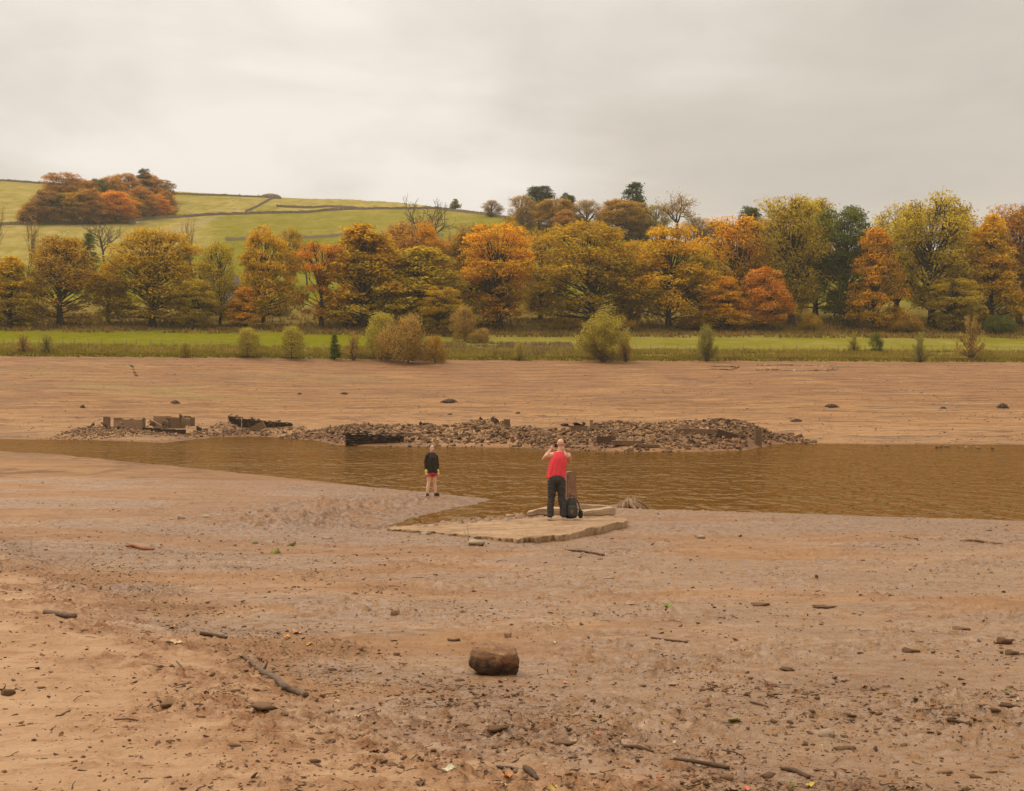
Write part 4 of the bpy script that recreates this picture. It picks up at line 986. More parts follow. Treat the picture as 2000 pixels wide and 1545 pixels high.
def upright(px, py0, py1, w, d, label, mat, name='stone_post', notch=False, cat='post'):
    g = G(px, d); zt = CAMH + (HOR - py0) * d / F; zb_ = min(g.z, CAMH + (HOR - py1) * d / F) - .15; wm_ = w * d / F; h = zt - zb_
    e_ = empty(name, (g.x, d, zb_), .12, label, cat, 'standing stones among the ruins')
    b = MB(); b.rings([[(-wm_/2, -wm_*.4, 0), (wm_/2, -wm_*.4, 0), (wm_/2, wm_*.4, 0), (-wm_/2, wm_*.4, 0)], [(-wm_*.48, -wm_*.38, h*.5), (wm_*.47, -wm_*.4, h*.5), (wm_*.47, wm_*.38, h*.5), (-wm_*.48, wm_*.38, h*.5)],
             [(-wm_*.5, -wm_*.4, h), (wm_*.5, -wm_*.4, h), (wm_*.5, wm_*.4, h), (-wm_*.5, wm_*.4, h)]])
    b.build('shaft', M[mat], e_)
    if notch:
        for k in (-1, 1):
            c = MB(); c.box((k * wm_ * .32, 0, h + .09), (wm_ * .3, wm_ * .7, .18), None, .02, 3 + k); c.build('horn', M[mat], e_)
    return e_
upright(1480, 840, 870, 13, 95, 'square gatepost with notched top standing at the end of the largest heap', 'dark_concrete', 'gate_post', True)
upright(1155, 820, 838, 6, 98, 'thin upright stone sticking out of the largest heap', 'concrete')
upright(990, 819, 838, 12, 107, 'ribbed square stub on the right end of the long heap', 'dark_concrete')
upright(1340, 829, 842, 11, 95.5, 'pale square block with socket among the warm stones', 'concrete')

# coursed walls of dark stone
def coursed_wall(name, label, p0, p1, h0, h1, rows, per, mk, seed, broken=0.25, thick=.5, zb=None):
    r = np.random.default_rng(seed); a = np.array(p0, float); b = np.array(p1, float); L = np.linalg.norm(b - a); ang = math.atan2(b[1] - a[1], b[0] - a[0])
    z0 = min(Hs(*p0), Hs(*p1)) - .1 if zb is None else zb
    e_ = empty(name, (a[0], a[1], z0), ang, label, 'stone wall')
    core = MB(); n = 14
    for k in range(rows):
        z = (k + .5) / rows; off = r.uniform(0, .5)
        for i in range(per):
            t = (i + off) / per
            if t > 1: continue
            ht = h0 + (h1 - h0) * t
            top = ht * (1 - broken * (.5 + .5 * float(vnoise(np.array([t * 7.0]), np.array([seed * 1.7]))[0])))
            zz_ = z * max(h0, h1)
            if zz_ > top: continue
            o = bpy.data.objects.new('stone', SHAPE_M[(mk, int(r.integers(0, 6)))]); COL.objects.link(o); o.parent = e_
            w = L / per * r.uniform(.95, 1.3); hh = max(h0, h1) / rows
            o.location = (t * L, r.uniform(-.05, .05), zz_); o.scale = (w * 1.15, thick * 1.2, hh * 2.5); o.rotation_euler = (r.normal(0, .05), r.normal(0, .05), r.normal(0, .12))
    core.rings([[(t_ * L, -thick * .12, -.1), (t_ * L, -thick * .12, (h0 + (h1 - h0) * t_) * .68 + r.uniform(-.10, .10)), (t_ * L, thick * .4, (h0 + (h1 - h0) * t_) * .66), (t_ * L, thick * .4, -.1)] for t_ in np.linspace(.01, .99, 24)]); core.build('core', M['black_mud'], e_)
    return e_
def XY(px, d): return ((px - 1000) / F * d, d)
coursed_wall('dark_wall', 'broken dark stone wall at the left end of the long heap by the water', XY(674, 98.3), XY(790, 98.8), 1.55, 1.2, 9, 15, 'rubble_dark', 61, .30, .6, -0.1)
coursed_wall('retaining_wall', 'long dark retaining wall tapering to the right beyond the water', XY(446, 140.5), XY(572, 142), 1.55, .5, 8, 26, 'rubble_dark', 62, .22, .5)
coursed_wall('low_wall', 'low dark wall stub between concrete ruin and pointed pile', XY(384, 138), XY(394, 138), .9, .5, 4, 4, 'rubble_dark', 63, .3, .5)
b = MB(); b.box((0, 0, .45), (1.7, .5, .75), (0, -.5, 0), .05, 5); o = b.build('fallen_slab', M['dark_concrete']); g = G(503, 138.5); o.location = (g.x, g.y, g.z - .05)
tag(o, 'fallen slab leaning against the long dark retaining wall', 'slab')
# survey pole
g = G(472, 139.5); e_ = empty('ranging_pole', (g.x, g.y, g.z), 0, 'thin pinkish pole standing against the dark retaining wall', 'pole')
M['pole_red'] = simple('faded_red_paint', (.45, .16, .10, 1), (.52, .22, .15, 1), 3, .6, .1); M['pole_white'] = simple('faded_white_paint', (.55, .42, .33, 1), (.6, .48, .4, 1), 3, .6, .1)
for k in range(4):
    b = MB(); b.tube([(0, 0, k * .32), (0, 0, k * .32 + .32)], .035, 8); b.build('section', M['pole_red' if k % 2 == 0 else 'pole_white'], e_)

# concrete ruin on the left
g = G(285, 128); RX, RY = g.x, 128.0; RZ = CAMH + (HOR - 846) * 128 / F
ruin = empty('concrete_ruin', (RX, RY, RZ), 0, 'low roofless concrete walls of a drowned building on the far bank', 'ruin')
sc_ = 128 / F
def rb(name, px0, px1, pyt, pyb, yoff, th, mat, rot=0, jit=.03):
    """a length of wall with a worn, uneven top"""
    r_ = np.random.default_rng(int(px0 * 7 + pyt)); w = (px1 - px0) * sc_; h = (pyb - pyt) * sc_; x0 = (px0 - 285) * sc_; zb_ = (846 - pyb) * sc_; n_ = max(int(w / .22), 3); rr_ = []; drop = 0
    for k_ in range(n_ + 1):
        if r_.uniform() < .22: drop = r_.uniform(0, .13) * (1 if jit > .02 else .2)
        zt_ = h * (1 - drop) + r_.uniform(-.02, .02); x_ = x0 + w * k_ / n_; f_ = r_.uniform(-.03, .03); y0_ = yoff + rot * (x_ - x0)
        rr_.append([(x_, y0_ + f_, zb_), (x_ + r_.uniform(-.03, .03), y0_ + f_ + .02, zb_ + h * .5), (x_, y0_ + f_ + .03, zb_ + zt_), (x_, y0_ + th, zb_ + zt_ - .03), (x_, y0_ + th, zb_)])
    b = MB(); b.rings(rr_); return b.build(name, M[mat], ruin)
rb('front_wall', 222, 280, 817, 840, 0.0, .35, 'concrete'); rb('coping', 221, 281, 815.6, 817.2, -.06, .46, 'concrete', 0, .01)
rb('back_wall', 283, 346, 813, 838, 3.0, .35, 'concrete'); rb('corner_pier', 278.5, 282, 816, 842, -.08, .5, 'dark_concrete')
rb('side_wall', 322, 347, 817, 836, 1.2, .35, 'dark_concrete'); rb('end_wall', 347, 368, 818, 832, 2.0, .3, 'concrete'); rb('end_pier', 367, 371, 815, 833, .9, 1.1, 'dark_concrete')
rb('lintel', 346, 371, 814.6, 817.2, .9, .5, 'dark_concrete'); rb('trench_wall', 280, 316, 835, 846, -.5, .3, 'black_mud'); rb('trench_wall', 300, 366, 838, 847, -.9, .3, 'black_mud', .02)
rb('pier', 313, 320, 822, 838, .6, .4, 'dark_concrete'); rb('left_pier', 199, 209, 814, 834, .4, .6, 'dark_concrete', .2, .08)
b = MB(); b.box(((300 - 285) * sc_, 1.0, (846 - 828) * sc_), (28 * sc_, .5, .22), (0, .48, 0), .02, 9); b.build('fallen_beam', M['concrete'], ruin)
r = np.random.default_rng(77)
for k in range(46):
    px = r.choice([r.uniform(182, 250), r.uniform(346, 366), r.uniform(285, 312), r.uniform(316, 322)]); top = 834 if px < 255 else (812 if px > 345 else 820)
    o = bpy.data.objects.new('stone', SHAPE_M[(['rubble', 'rubble_dark'][k % 2], int(r.integers(0, 6)))]); COL.objects.link(o); o.parent = ruin; s = r.uniform(.25, .6)
    if px > 345: z = (846 - 813.5) * sc_; y_ = 1.1
    elif px < 255: y_ = -1.3 + r.uniform(-.5, .8); z = Hs(RX + (px - 285) * sc_, RY + y_) - RZ + .1 + r.uniform(0, .5)
    else: y_ = .5 + r.uniform(0, 1.4); z = (846 - r.uniform(818, 836)) * sc_
    o.location = ((px - 285) * sc_, y_, z); o.scale = (s, s, s); o.rotation_euler = (r.normal(0, .4), r.normal(0, .4), r.uniform(0, 6))

# ------------------------------------------------------------------ small things on the far shore
M['root'] = simple('wet_wood', (.045, .026, .015, 1), (.12, .072, .042, 1), 5, .85, .5, .03)
def stump(loc, w, h, seed, label, name='tree_stump', group='old stumps and clods on the far shore', cat='stump', n=11, mat='root'):
    r = np.random.default_rng(seed); e_ = empty(name, loc, 0, label, cat, group)
    core = MB()
    rr = []
    for i, (z, k) in enumerate(((-.1, .42), (.25, .36), (.6, .26), (.85, .16), (1.0, .06))):
        a = np.arange(12) * math.pi / 6; q = k * (1 + r.uniform(-.18, .18, 12)); rr.append(np.stack([np.cos(a) * q * w, np.sin(a) * q * w * .8, np.full(12, z * h) + r.uniform(-.06, .06, 12) * h], 1))
    core.rings(rr); core.build('bole', M[mat], e_)
    for k in range(n):
        az = k * 6.283 / n + r.uniform(-.25, .25); L = w * r.uniform(.38, .62)
        pts = [(math.cos(az) * w * .1, math.sin(az) * w * .1, h * r.uniform(.7, 1.0)), (math.cos(az) * L * .55, math.sin(az) * L * .55, h * r.uniform(.45, .75)), (math.cos(az + .2) * L * .85, math.sin(az + .2) * L * .85, h * .22), (math.cos(az + .25) * L * 1.1, math.sin(az + .25) * L * 1.1, -.08 * h)]
        b = MB(); b.tube(pts, np.array([.075, .065, .05, .02]) * w * r.uniform(.7, 1.2), 6); b.build('root', M[mat], e_, smooth=True)
    return e_
for k, (px, py, w, hpx, lab) in enumerate([(162, 797, 12, 9, 'small dark stump above the concrete ruin at far left'), (343, 788, 22, 8, 'broad dark root mound above the concrete ruin'), (878, 785, 40, 7, 'long flat dark root mound on the slope above the long heap'),
        (1012, 808, 14, 5, 'small clod above the gap between the two heaps'), (1556, 823, 28, 6, 'flat root mound right of the largest heap'), (1624, 794, 30, 6, 'low root mound on the right slope'),
        (1843, 798, 18, 5, 'small root mound left of the biggest right one'), (1958, 797, 30, 12, 'biggest dark root stump near the right edge of the slope'), (585, 770, 12, 4, 'tiny clod on the slope above the retaining wall'), (672, 769, 16, 4, 'tiny flat clod right of the tiny one'), (880, 810, 14, 4, 'tiny clod just behind the long heap')]):
    g = ground_at(px, py, 95, 225); stump((g.x, g.y, g.z - .03), w * .85 * g.y / F, hpx * .8 * g.y / F, 900 + k, lab, n=9)
# stones along the right waterline
r = np.random.default_rng(81); k = 0; SHL = []; OD = ['first', 'second', 'third', 'fourth', 'fifth', 'sixth', 'seventh', 'eighth', 'ninth', 'tenth', 'eleventh', 'twelfth', 'thirteenth']
for px, py, s in [(1492, 867, .45), (1527, 866, .5), (1587, 866, .55), (1723, 872, .3), (1733, 872, .4), (1838, 874, .45), (1850, 873, .6), (1873, 876, .35), (1888, 875, .5), (1897, 875, .35), (1909, 875, .5), (1938, 877, .6), (1462, 866, .4), (1912, 876, .3), (1830, 875, .3)]:
    x, y = unproj(px, py); o = bpy.data.objects.new('stone', SHAPE_M[('rubble_dark' if k not in (6, 8, 10) else 'pale_stone', k % 6)]); COL.objects.link(o); o.location = (x, y, .04); o.scale = (s * .9, s * .8, s * .8); o.rotation_euler = (.1, .2, r.uniform(0, 6)); k += 1
    SHL.append((px, o, k - 1 in (6, 8, 10)))
for pale in (False, True):
    for n_, (px, o, _) in enumerate(sorted((q for q in SHL if q[2] == pale), key=lambda q: q[0])):
        tag(o, f"{'pale' if pale else 'dark'} stone in the right far shallows, {OD[n_]} such from the left", 'stone', 'pale stones in the right far shallows' if pale else 'dark stones in the right far shallows')
# line of low kerb stones running down the right slope, and the old foundation under the turf edge
def stone_row(name, label, pts, n, s, mk, seed):
    r = np.random.default_rng(seed); P = [ground_at(a, b_, 95, 232) for a, b_ in pts]; e_ = empty(name, P[0], 0, label, 'stone row')
    for i in range(n):
        t = i / (n - 1) * (len(P) - 1); k = min(int(t), len(P) - 2); f = t - k; x = P[k].x * (1 - f) + P[k + 1].x * f + r.normal(0, .08); y = P[k].y * (1 - f) + P[k + 1].y * f + r.normal(0, .08)
        o = bpy.data.objects.new('stone', SHAPE_M[(mk, int(r.integers(0, 6)))]); COL.objects.link(o); o.parent = e_
        o.location = (x - P[0].x, y - P[0].y, Hs(x, y) - P[0].z + .02); q = s * r.uniform(.7, 1.4); o.scale = (q * 1.3, q, q); o.rotation_euler = (0, 0, r.uniform(0, 6))
stone_row('stone_row', 'thin pale line of stones running down the right slope', [(1755, 757), (1790, 764), (1830, 775), (1860, 790), (1872, 795)], 46, .32, 'pale_stone', 91)
stone_row('stone_row', 'short dark line of stones on the left slope', [(256, 713), (262, 724), (266, 735)], 22, .4, 'rubble', 92)
stone_row('foundation', 'low rectangular stone foundation below the turf edge', [(1478, 722), (1560, 724), (1632, 722), (1634, 715), (1560, 713), (1480, 713)], 90, .55, 'pale_stone', 93)
stone_row('foundation', 'smaller broken foundation left of the rectangular one', [(1388, 721), (1430, 723), (1440, 717), (1392, 716)], 40, .45, 'rubble', 94)

# gravel strewn over the far shore (too fine and too many to count)
r = np.random.default_rng(95); n = 13000
px = r.uniform(-60, 2060, n); yy = r.uniform(100, 222, n); xx = (px - 1000) / F * yy; sd_w = water_sd(xx, yy); m_ = (sd_w > .3) & (yy < Yedge(px) - .5)
dn = fbm(xx * .05, yy * .12, 3, 97) ; m_ &= r.uniform(0, 1, n) < .25 + .75 * sstep(-.1, .4, dn) + .5 * sstep(10, 2, sd_w)
xx, yy = xx[m_], yy[m_]; S = .09 * (3.4) ** (r.uniform(0, 1, len(xx)) ** 2.6); me = scatter_mesh('shore_gravel', np.stack([xx, yy, H(xx, yy) + .02], 1), S, .3, r, [ARR[1], ARR[4]])
me.materials.append(M['rubble']); o = link('shore_gravel', me); tag(o, 'loose stones strewn over the far shore', 'gravel', kind='stuff')

# ------------------------------------------------------------------ fence, walls, cottage, sheep
M['fence'] = simple('weathered_wood', (.20, .15, .10, 1), (.36, .28, .20, 1), 4, .9, .3, .02)
M['wire'] = simple('wire', (.16, .13, .10, 1), (.2, .17, .14, 1), 4, .6, .1)
fe = empty('wire_fence', G(1000, 233), 0, 'wire fence with thin posts along the meadow edge', 'fence'); pv = None
pm = MB(); pm.tube([(0, 0, -.2), (0, 0, 1.25)], [.07, .06], 6); pmesh = pm.mesh('post'); pmesh.materials.append(M['fence']); wmb = MB(); fr = random.Random(5); fl = fe.location
for px in list(range(-20, 700, 24)) + list(range(985, 2040, 26)):
    d = float(Yedge(px)) + 12.0; g = G(px + fr.uniform(-3, 3), d); o = bpy.data.objects.new('post', pmesh); COL.objects.link(o); o.parent = fe; o.location = g - fl; o.rotation_euler = (fr.uniform(-.06, .06), fr.uniform(-.06, .06), 0)
    if pv is not None and (g - pv).length < 4: 
        for hh in (.45, .8, 1.15): wmb.tube([pv - fl + Vector((0, 0, hh)), g - fl + Vector((0, 0, hh))], .012, 3, False)
    pv = g
wmb.build('wire', M['wire'], fe)
M['drystone'] = simple('dry_stone', (.10, .074, .044, 1), (.25, .190, .120, 1), 1.6, .95, .8, .2, obj=False)
def field_wall(label, pts, h, th=.7, step=1.2, seed=1, mat='drystone', jag=.15, lo=230, hi=760):
    r = np.random.default_rng(seed); P = [q if isinstance(q, Vector) else ground_at(q[0], q[1], lo, hi) for q in pts]; rr = []; o0 = P[0]
    for i in range(len(P) - 1):
        a, b_ = P[i], P[i + 1]; n = max(int((b_ - a).length / step), 2)
        for k in range(n):
            q = a.lerp(b_, k / n); dx, dy = (b_ - a).normalized().x, (b_ - a).normalized().y; nx, ny = -dy, dx; z = Hs(q.x, q.y); top = z + h * (1 + r.uniform(-jag, jag))
            rr.append([(q.x + nx * th / 2 - o0.x, q.y + ny * th / 2 - o0.y, z - .4 - o0.z), (q.x + nx * th * .3 - o0.x, q.y + ny * th * .3 - o0.y, top - o0.z), (q.x - nx * th * .3 - o0.x, q.y - ny * th * .3 - o0.y, top - o0.z), (q.x - nx * th / 2 - o0.x, q.y - ny * th / 2 - o0.y, z - .4 - o0.z)])
    b = MB(); b.rings(rr); o = b.build('field_wall', M[mat]); o.location = o0; tag(o, label, 'field wall', 'dry stone walls on the hill')
UW = [ground_at(a, b_, 230, 700) for a, b_ in zip(*UPW) if 180 < a < 900] + [G(px, float(Yridge(px)) - 10) for px in (935, 980, 1030, 1080, 1130)]
field_wall('long dark dry stone wall across the middle of the hill', UW, 1.15, seed=11)
field_wall('dry stone wall along the foot of the round wood', [(-20, 442), (60, 438), (180, 437)], 1.2, seed=12)
field_wall('pale lower field wall behind the autumn trees', [(a, b_) for a, b_ in zip(*LOW) if 430 < a < 900], 1.1, seed=13, mat='fence')
field_wall('dark wall climbing to the mound on the skyline', [(480, 414), (510, 400), (538, 386)], 1.0, seed=14)
field_wall('thin wall high on the hill right of the round wood', [(330, 379), (420, 383), (530, 387)], 1.0, seed=15, hi=700)
field_wall('thin wall across the field right of the skyline mound', [(540, 404), (640, 405), (700, 408)], 1.1, seed=17)
field_wall('skyline wall at the far left of the hill', [(-10, 354), (60, 358), (110, 362)], 1.2, seed=16, hi=700)
b = MB(); rr = []
for z, k in ((-1, 1.0), (.8, .9), (1.7, .66), (2.2, .34), (2.35, .05)):
    a = np.arange(16) * math.pi / 8; rr.append(np.stack([np.cos(a) * 6.5 * k, np.sin(a) * 4 * k, np.full(16, z)], 1))
b.rings(rr); g = ground_at(528, 386.5, 600, 699); o = b.build('burial_mound', M['drystone'], None, (g.x, g.y, g.z), True); tag(o, 'dark low mound on the skyline of the hill', 'mound')
# cottage half hidden behind the trees
M['limewash'] = simple('limewash', (.50, .44, .36, 1), (.62, .56, .48, 1), 1.2, .9, .15); M['slate'] = simple('slate', (.07, .06, .05, 1), (.13, .11, .09, 1), 2, .8, .3); M['dark_glass'] = simple('dark_glass', (.02, .02, .02, 1), (.03, .03, .03, 1), 2, .15, 0)
g = ground_at(428, 596, 280, 420); ct = empty('cottage', (g.x, g.y, g.z), .5, 'pale cottage half hidden behind the olive trees', 'cottage')
b = MB(); w, l, h, rg = 6.0, 9.0, 4.6, 7.4
b.add([(-l/2, -w/2, -.5), (l/2, -w/2, -.5), (l/2, w/2, -.5), (-l/2, w/2, -.5), (-l/2, -w/2, h), (l/2, -w/2, h), (l/2, w/2, h), (-l/2, w/2, h), (-l/2, 0, rg), (l/2, 0, rg)], [(0, 1, 5, 4), (2, 3, 7, 6), (1, 2, 6, 9, 5), (3, 0, 4, 8, 7)]); b.build('wall', M['limewash'], ct)
b = MB()
for s in (-1, 1): b.add([(-l/2 - .3, s * (w/2 + .35), h - .3), (l/2 + .3, s * (w/2 + .35), h - .3), (l/2 + .3, 0, rg + .12), (-l/2 - .3, 0, rg + .12), (-l/2 - .3, s * (w/2 + .35), h - .12), (l/2 + .3, s * (w/2 + .35), h - .12), (l/2 + .3, 0, rg + .32), (-l/2 - .3, 0, rg + .32)], [(0, 1, 2, 3), (4, 5, 6, 7), (0, 1, 5, 4), (1, 2, 6, 5), (3, 0, 4, 7)])
rf = b.build('roof', M['slate'], ct); b = MB(); b.box((-l/2 + .6, 0, rg + .6), (.9, .7, 1.4)); b.build('chimney', M['limewash'], rf)
for x, z in ((-2.6, 1.4), (0.2, 1.4), (2.8, 1.4), (-2.6, 3.6), (0.2, 3.6), (2.8, 3.6)):
    b = MB(); b.box((x, -w/2 - .02, z), (1.0, .10, 1.2)); wn_ = b.build('window', M['dark_glass'], ct); b = MB(); b.box((x, -w/2 - .06, z - .68), (1.2, .22, .1)); b.build('sill', M['fence'], wn_)
# sheep
M['fleece'] = simple('fleece', (.55, .50, .42, 1), (.68, .62, .54, 1), 6, .95, .5, .03); M['sheep_face'] = simple('sheep_face', (.05, .04, .035, 1), (.09, .07, .06, 1), 6, .9, .2)
fb = MB(); fb.ball((0, 0, .68), (.58, .30, .32), 12, 8); fb.ball((-.35, 0, .70), (.28, .29, .30), 10, 7); fb.ball((.38, 0, .72), (.26, .25, .27), 10, 7)
for x in (-.35, .35):
    for y in (-.16, .16): fb.tube([(x, y, .5), (x * 1.05, y, .25), (x, y, 0)], [.08, .05, .045], 6)
fb.tube([(.5, 0, .78), (.70, 0, .62), (.84, 0, .40)], [.15, .12, .07], 8); fm = fb.mesh('sheep', True); fm.materials.append(M['fleece'])
hb = MB(); hb.ball((.86, 0, .34), (.14, .08, .09), 8, 6, (0, .7, 0)); hb.ball((.76, .12, .42), (.03, .09, .03), 6, 4); hb.ball((.76, -.12, .42), (.03, .09, .03), 6, 4); hm = hb.mesh('face', True); hm.materials.append(M['sheep_face'])
fr = random.Random(11)
for k, (px, py) in enumerate([(372, 418), (427, 415), (345, 395), (347, 406), (458, 410), (390, 381), (412, 381), (352, 380), (468, 382), (455, 394), (268, 438), (132, 457), (578, 414), (660, 411), (764, 408), (805, 407), (440, 381), (505, 383)]):
    g = ground_at(px, py, 300, 705); o = link('sheep', fm, None, None, g); o.rotation_euler = (0, 0, fr.uniform(0, 6.28)); link('face', hm, None, o)
    tag(o, 'tiny white sheep grazing on the hillside', 'sheep', 'sheep on the hill')

# ------------------------------------------------------------------ rough grass and bracken (uncountable)
def tufts(name, label, n, sel, hmin, hmax, c1, c2, seed, w=.10):
    r = np.random.default_rng(seed); x, y = sel(r, n); z = H(x, y); n = len(x); h = r.uniform(hmin, hmax, n); az = r.uniform(0, 6.28, n); q = 3; vs_, = [[]]
    for k in range(q):
        a = az + k * 2.1; dx, dy = np.cos(a), np.sin(a); lx = r.normal(0, .35, n) * h; ly = r.normal(0, .35, n) * h
        p0 = np.stack([x - dx * w + lx * .1, y - dy * w, z - .05], 1); p1 = np.stack([x + dx * w + lx * .1, y + dy * w, z - .05], 1); p2 = np.stack([x + lx, y + ly, z + h], 1); vs_.append(np.stack([p0, p1, p2], 1))
    v = np.concatenate(vs_).reshape(-1, 3); me = mesh_np(name, v, None, np.arange(len(v)).reshape(-1, 3))
    nf = len(v) // 3; ton = np.stack([np.tile(fbm(x * .15, y * .15, 3, seed) * 1.2 + .5, q), r.uniform(0, 1, nf), np.full(nf, .5), np.ones(nf)], 1); attr_c(me, 'tone', np.clip(np.repeat(ton, 3, 0), 0, 1)); me.materials.append(M['leaf'])
    o = link(name, me); o.color = (*c1, 1); o['second_tint'] = c2; return tag(o, label, 'grass', kind='stuff')
def band(s0, s1, p0=-80, p1=2080, thr=None, seed=3):
    def f(r, n):
        px = r.uniform(p0, p1, n); s = r.uniform(s0, s1, n); y = Yedge(px) + s; x = (px - 1000) / F * y
        if thr is not None: k = fbm(x * .09, y * .25, 3, seed) > thr; x, y = x[k], y[k]
        return x, y
    return f
tufts('rough_grass', 'brown rough grass along the shore bank', 20000, band(1.5, 12.5, thr=-.25), .25, .75, (.38, .27, .055), (.28, .21, .03), 301)
tufts('turf_edge', 'short green turf overhanging the shore edge', 9000, band(.1, 2.2), .12, .35, (.30, .25, .02), (.24, .17, .02), 302, .14)
tufts('bracken', 'dark bracken and dead grass under the trees', 18000, band(42, 80, thr=-.05, seed=9), .3, 1.0, (.38, .235, .06), (.21, .145, .03), 303, .16)
tufts('bank_weeds', 'dry weeds on the bank right of the bushes', 3500, band(2, 26, 850, 1120, thr=-.1, seed=12), .3, .8, (.34, .23, .09), (.2, .14, .05), 304)
# ------------------------------------------------------------------ near things: platform, kerbs, post
def slab_material():
    t = NT('mudded_stone'); p = t.pos(); ps = t.pos((1, 3.0, 1), rot=(0, 0, .25)); a = t.noise(ps, 1.6, 6, .65); b = t.noise(p, 9, 5, .65)
    c = t.mix(t.rng(a, .38, .62), (.220, .126, .060, 1), (.375, .236, .128, 1)); c = t.mix(t.rng(b, .52, .70, 0, .65), c, (.15, .082, .042, 1))
    t.bsdf(c, .8, t.bump(t.math('ADD', a, b), .5, .03), .3); return t.m
M['slab'] = slab_material()
M['kerb'] = simple('kerb_stone', (.30, .195, .115, 1), (.43, .30, .19, 1), 4, .85, .5, .02)
M['rusty_stone'] = simple('rusty_stone', (.155, .072, .038, 1), (.29, .165, .098, 1), 7, .85, .6, .02)
FR = [(757, 1029, .17), (800, 1033, .19), (840, 1036, .21), (880, 1040, .23), (920, 1044, .25), (970, 1047, .28), (1010, 1049, .31), (1050, 1048, .33), (1100, 1042, .34), (1130, 1036, .34), (1180, 1026, .34), (1228, 1015, .34)]
BK = [(775, 1027, .15), (800, 1025, .16), (840, 1022, .18), (880, 1019, .21), (920, 1016, .23), (960, 1014, .26), (1000, 1012, .28), (1040, 1009, .31), (1090, 1007, .33), (1140, 1007, .34), (1190, 1007, .34), (1226, 1011, .34)]
def poly3(L): return np.array([[(px - 1000) / F * ((CAMH - z) * F / (py - HOR)), (CAMH - z) * F / (py - HOR), z] for px, py, z in L])
f3, b3 = poly3(FR), poly3(BK); nu, nv = 96, 22
def resam(p, n): t = np.linspace(0, len(p) - 1, n); return np.stack([np.interp(t, np.arange(len(p)), p[:, i]) for i in range(3)], 1)
f3, b3 = resam(f3, nu), resam(b3, nu); tt = np.linspace(0, 1, nv)[:, None, None]
gr = f3[None] * (1 - tt) + b3[None] * tt
jx = vnoise(np.arange(nu) * .17 + .3, np.zeros(nu) + .4, 4) * .22 + vnoise(np.arange(nu) * .63 + .2, np.zeros(nu) + .7, 5) * .12
gr[:, :, 1] += (jx[None, :] * (1 - tt[:, :, 0]))
z_ = gr[:, :, 2] - .026 + .050 * fbm(gr[:, :, 0].ravel() * .8, gr[:, :, 1].ravel() * 2.2, 4, 21).reshape(nv, nu)
joint = np.abs(((gr[:, :, 1] * .95 + gr[:, :, 0] * .35) % 1.15) - .57); z_ -= .03 * (joint < .035)
gr[:, :, 2] = z_; verts = gr.reshape(-1, 3)
i = np.arange((nv - 1) * nu).reshape(nv - 1, nu)[:, :-1].ravel(); q = np.stack([i, i + 1, i + nu + 1, i + nu], 1)
rim = np.concatenate([np.arange(nu), np.arange(1, nv) * nu + nu - 1, (nv - 1) * nu + np.arange(nu - 2, -1, -1), np.arange(nv - 2, 0, -1) * nu])
lo = verts[rim] * np.array([1, 1, 0]) + np.array([0, .16, 0]); lo[:, 2] = np.minimum(verts[rim][:, 2] - .17, .05)
k = np.arange(len(rim)); kn = (k + 1) % len(rim); off = len(verts); q2 = np.stack([rim[kn], rim[k], off + k, off + kn], 1)
me = mesh_np('stone_platform', np.concatenate([verts, lo]), np.concatenate([q, q2])); o = link('stone_platform', me, M['slab'])
tag(o, 'broad flat mud smeared stone platform the man stands on', 'platform')

def rough_block(name, pts_lo, pts_hi, mat, label, seed, cat='stone', group=None, sub=3, amp=.02):
    """block between two quads, roughened"""
    bm = bmesh.new(); vl = [bm.verts.new(p) for p in pts_lo]; vh = [bm.verts.new(p) for p in pts_hi]
    bm.faces.new(vl[::-1]); bm.faces.new(vh)
    for a in range(4): bm.faces.new((vl[a], vl[(a + 1) % 4], vh[(a + 1) % 4], vh[a]))
    bmesh.ops.bevel(bm, geom=bm.edges[:], offset=.03, segments=2, affect='EDGES'); bmesh.ops.subdivide_edges(bm, edges=bm.edges[:], cuts=sub, use_grid_fill=True)
    for v in bm.verts:
        n = Vector((vnoise(v.co.y * 4, v.co.z * 5 + seed, 1), vnoise(v.co.x * 4, v.co.z * 5 + seed, 2), vnoise(v.co.x * 4, v.co.y * 4 + seed, 3))); v.co += n * amp
    me = bpy.data.meshes.new(name); bm.to_mesh(me); bm.free(); o = link(name, me, M[mat]); return tag(o, label, cat, group)
def W3(px, py, z): y = (CAMH - z) * F / (py - HOR); return Vector(((px - 1000) / F * y, y, z))
KG = 'kerb stones of the platform'
A, B_ = W3(1140, 1008, .33), W3(1204, 1007, .33); up_ = lambda v, h: v + Vector((0, 0, h)); bk = Vector((-.12, .34, 0))
rough_block('kerb_stone', [A, B_, B_ + bk, A + bk], [up_(A, .10), up_(B_, .20), up_(B_ + bk, .20), up_(A + bk, .12)], 'kerb', 'long pale kerb block right of the backpack', 1, 'kerb', KG)
A, B_ = W3(1120, 997, .24), W3(1192, 998, .22); bk = Vector((0, .3, 0))
rough_block('kerb_stone', [A, B_, B_ + bk, A + bk], [up_(A, .17), up_(B_, .12), up_(B_ + bk, .12), up_(A + bk, .17)], 'kerb', 'kerb block at the water edge behind the long pale one', 2, 'kerb', KG)
A, B_ = W3(1027, 1009, .24), W3(1072, 1006, .28); bk = Vector((.1, .45, 0))
rough_block('kerb_stone', [A, B_, B_ + bk, A + bk], [up_(A, .10), up_(B_, .17), up_(B_ + bk, .2), up_(A + bk, .12)], 'kerb', 'broken kerb block left of the man with a dark hollow', 3, 'kerb', KG, 3, .05)
A, B_ = W3(1070, 1006, .28), W3(1108, 1006, .28); bk = Vector((0, .4, 0))
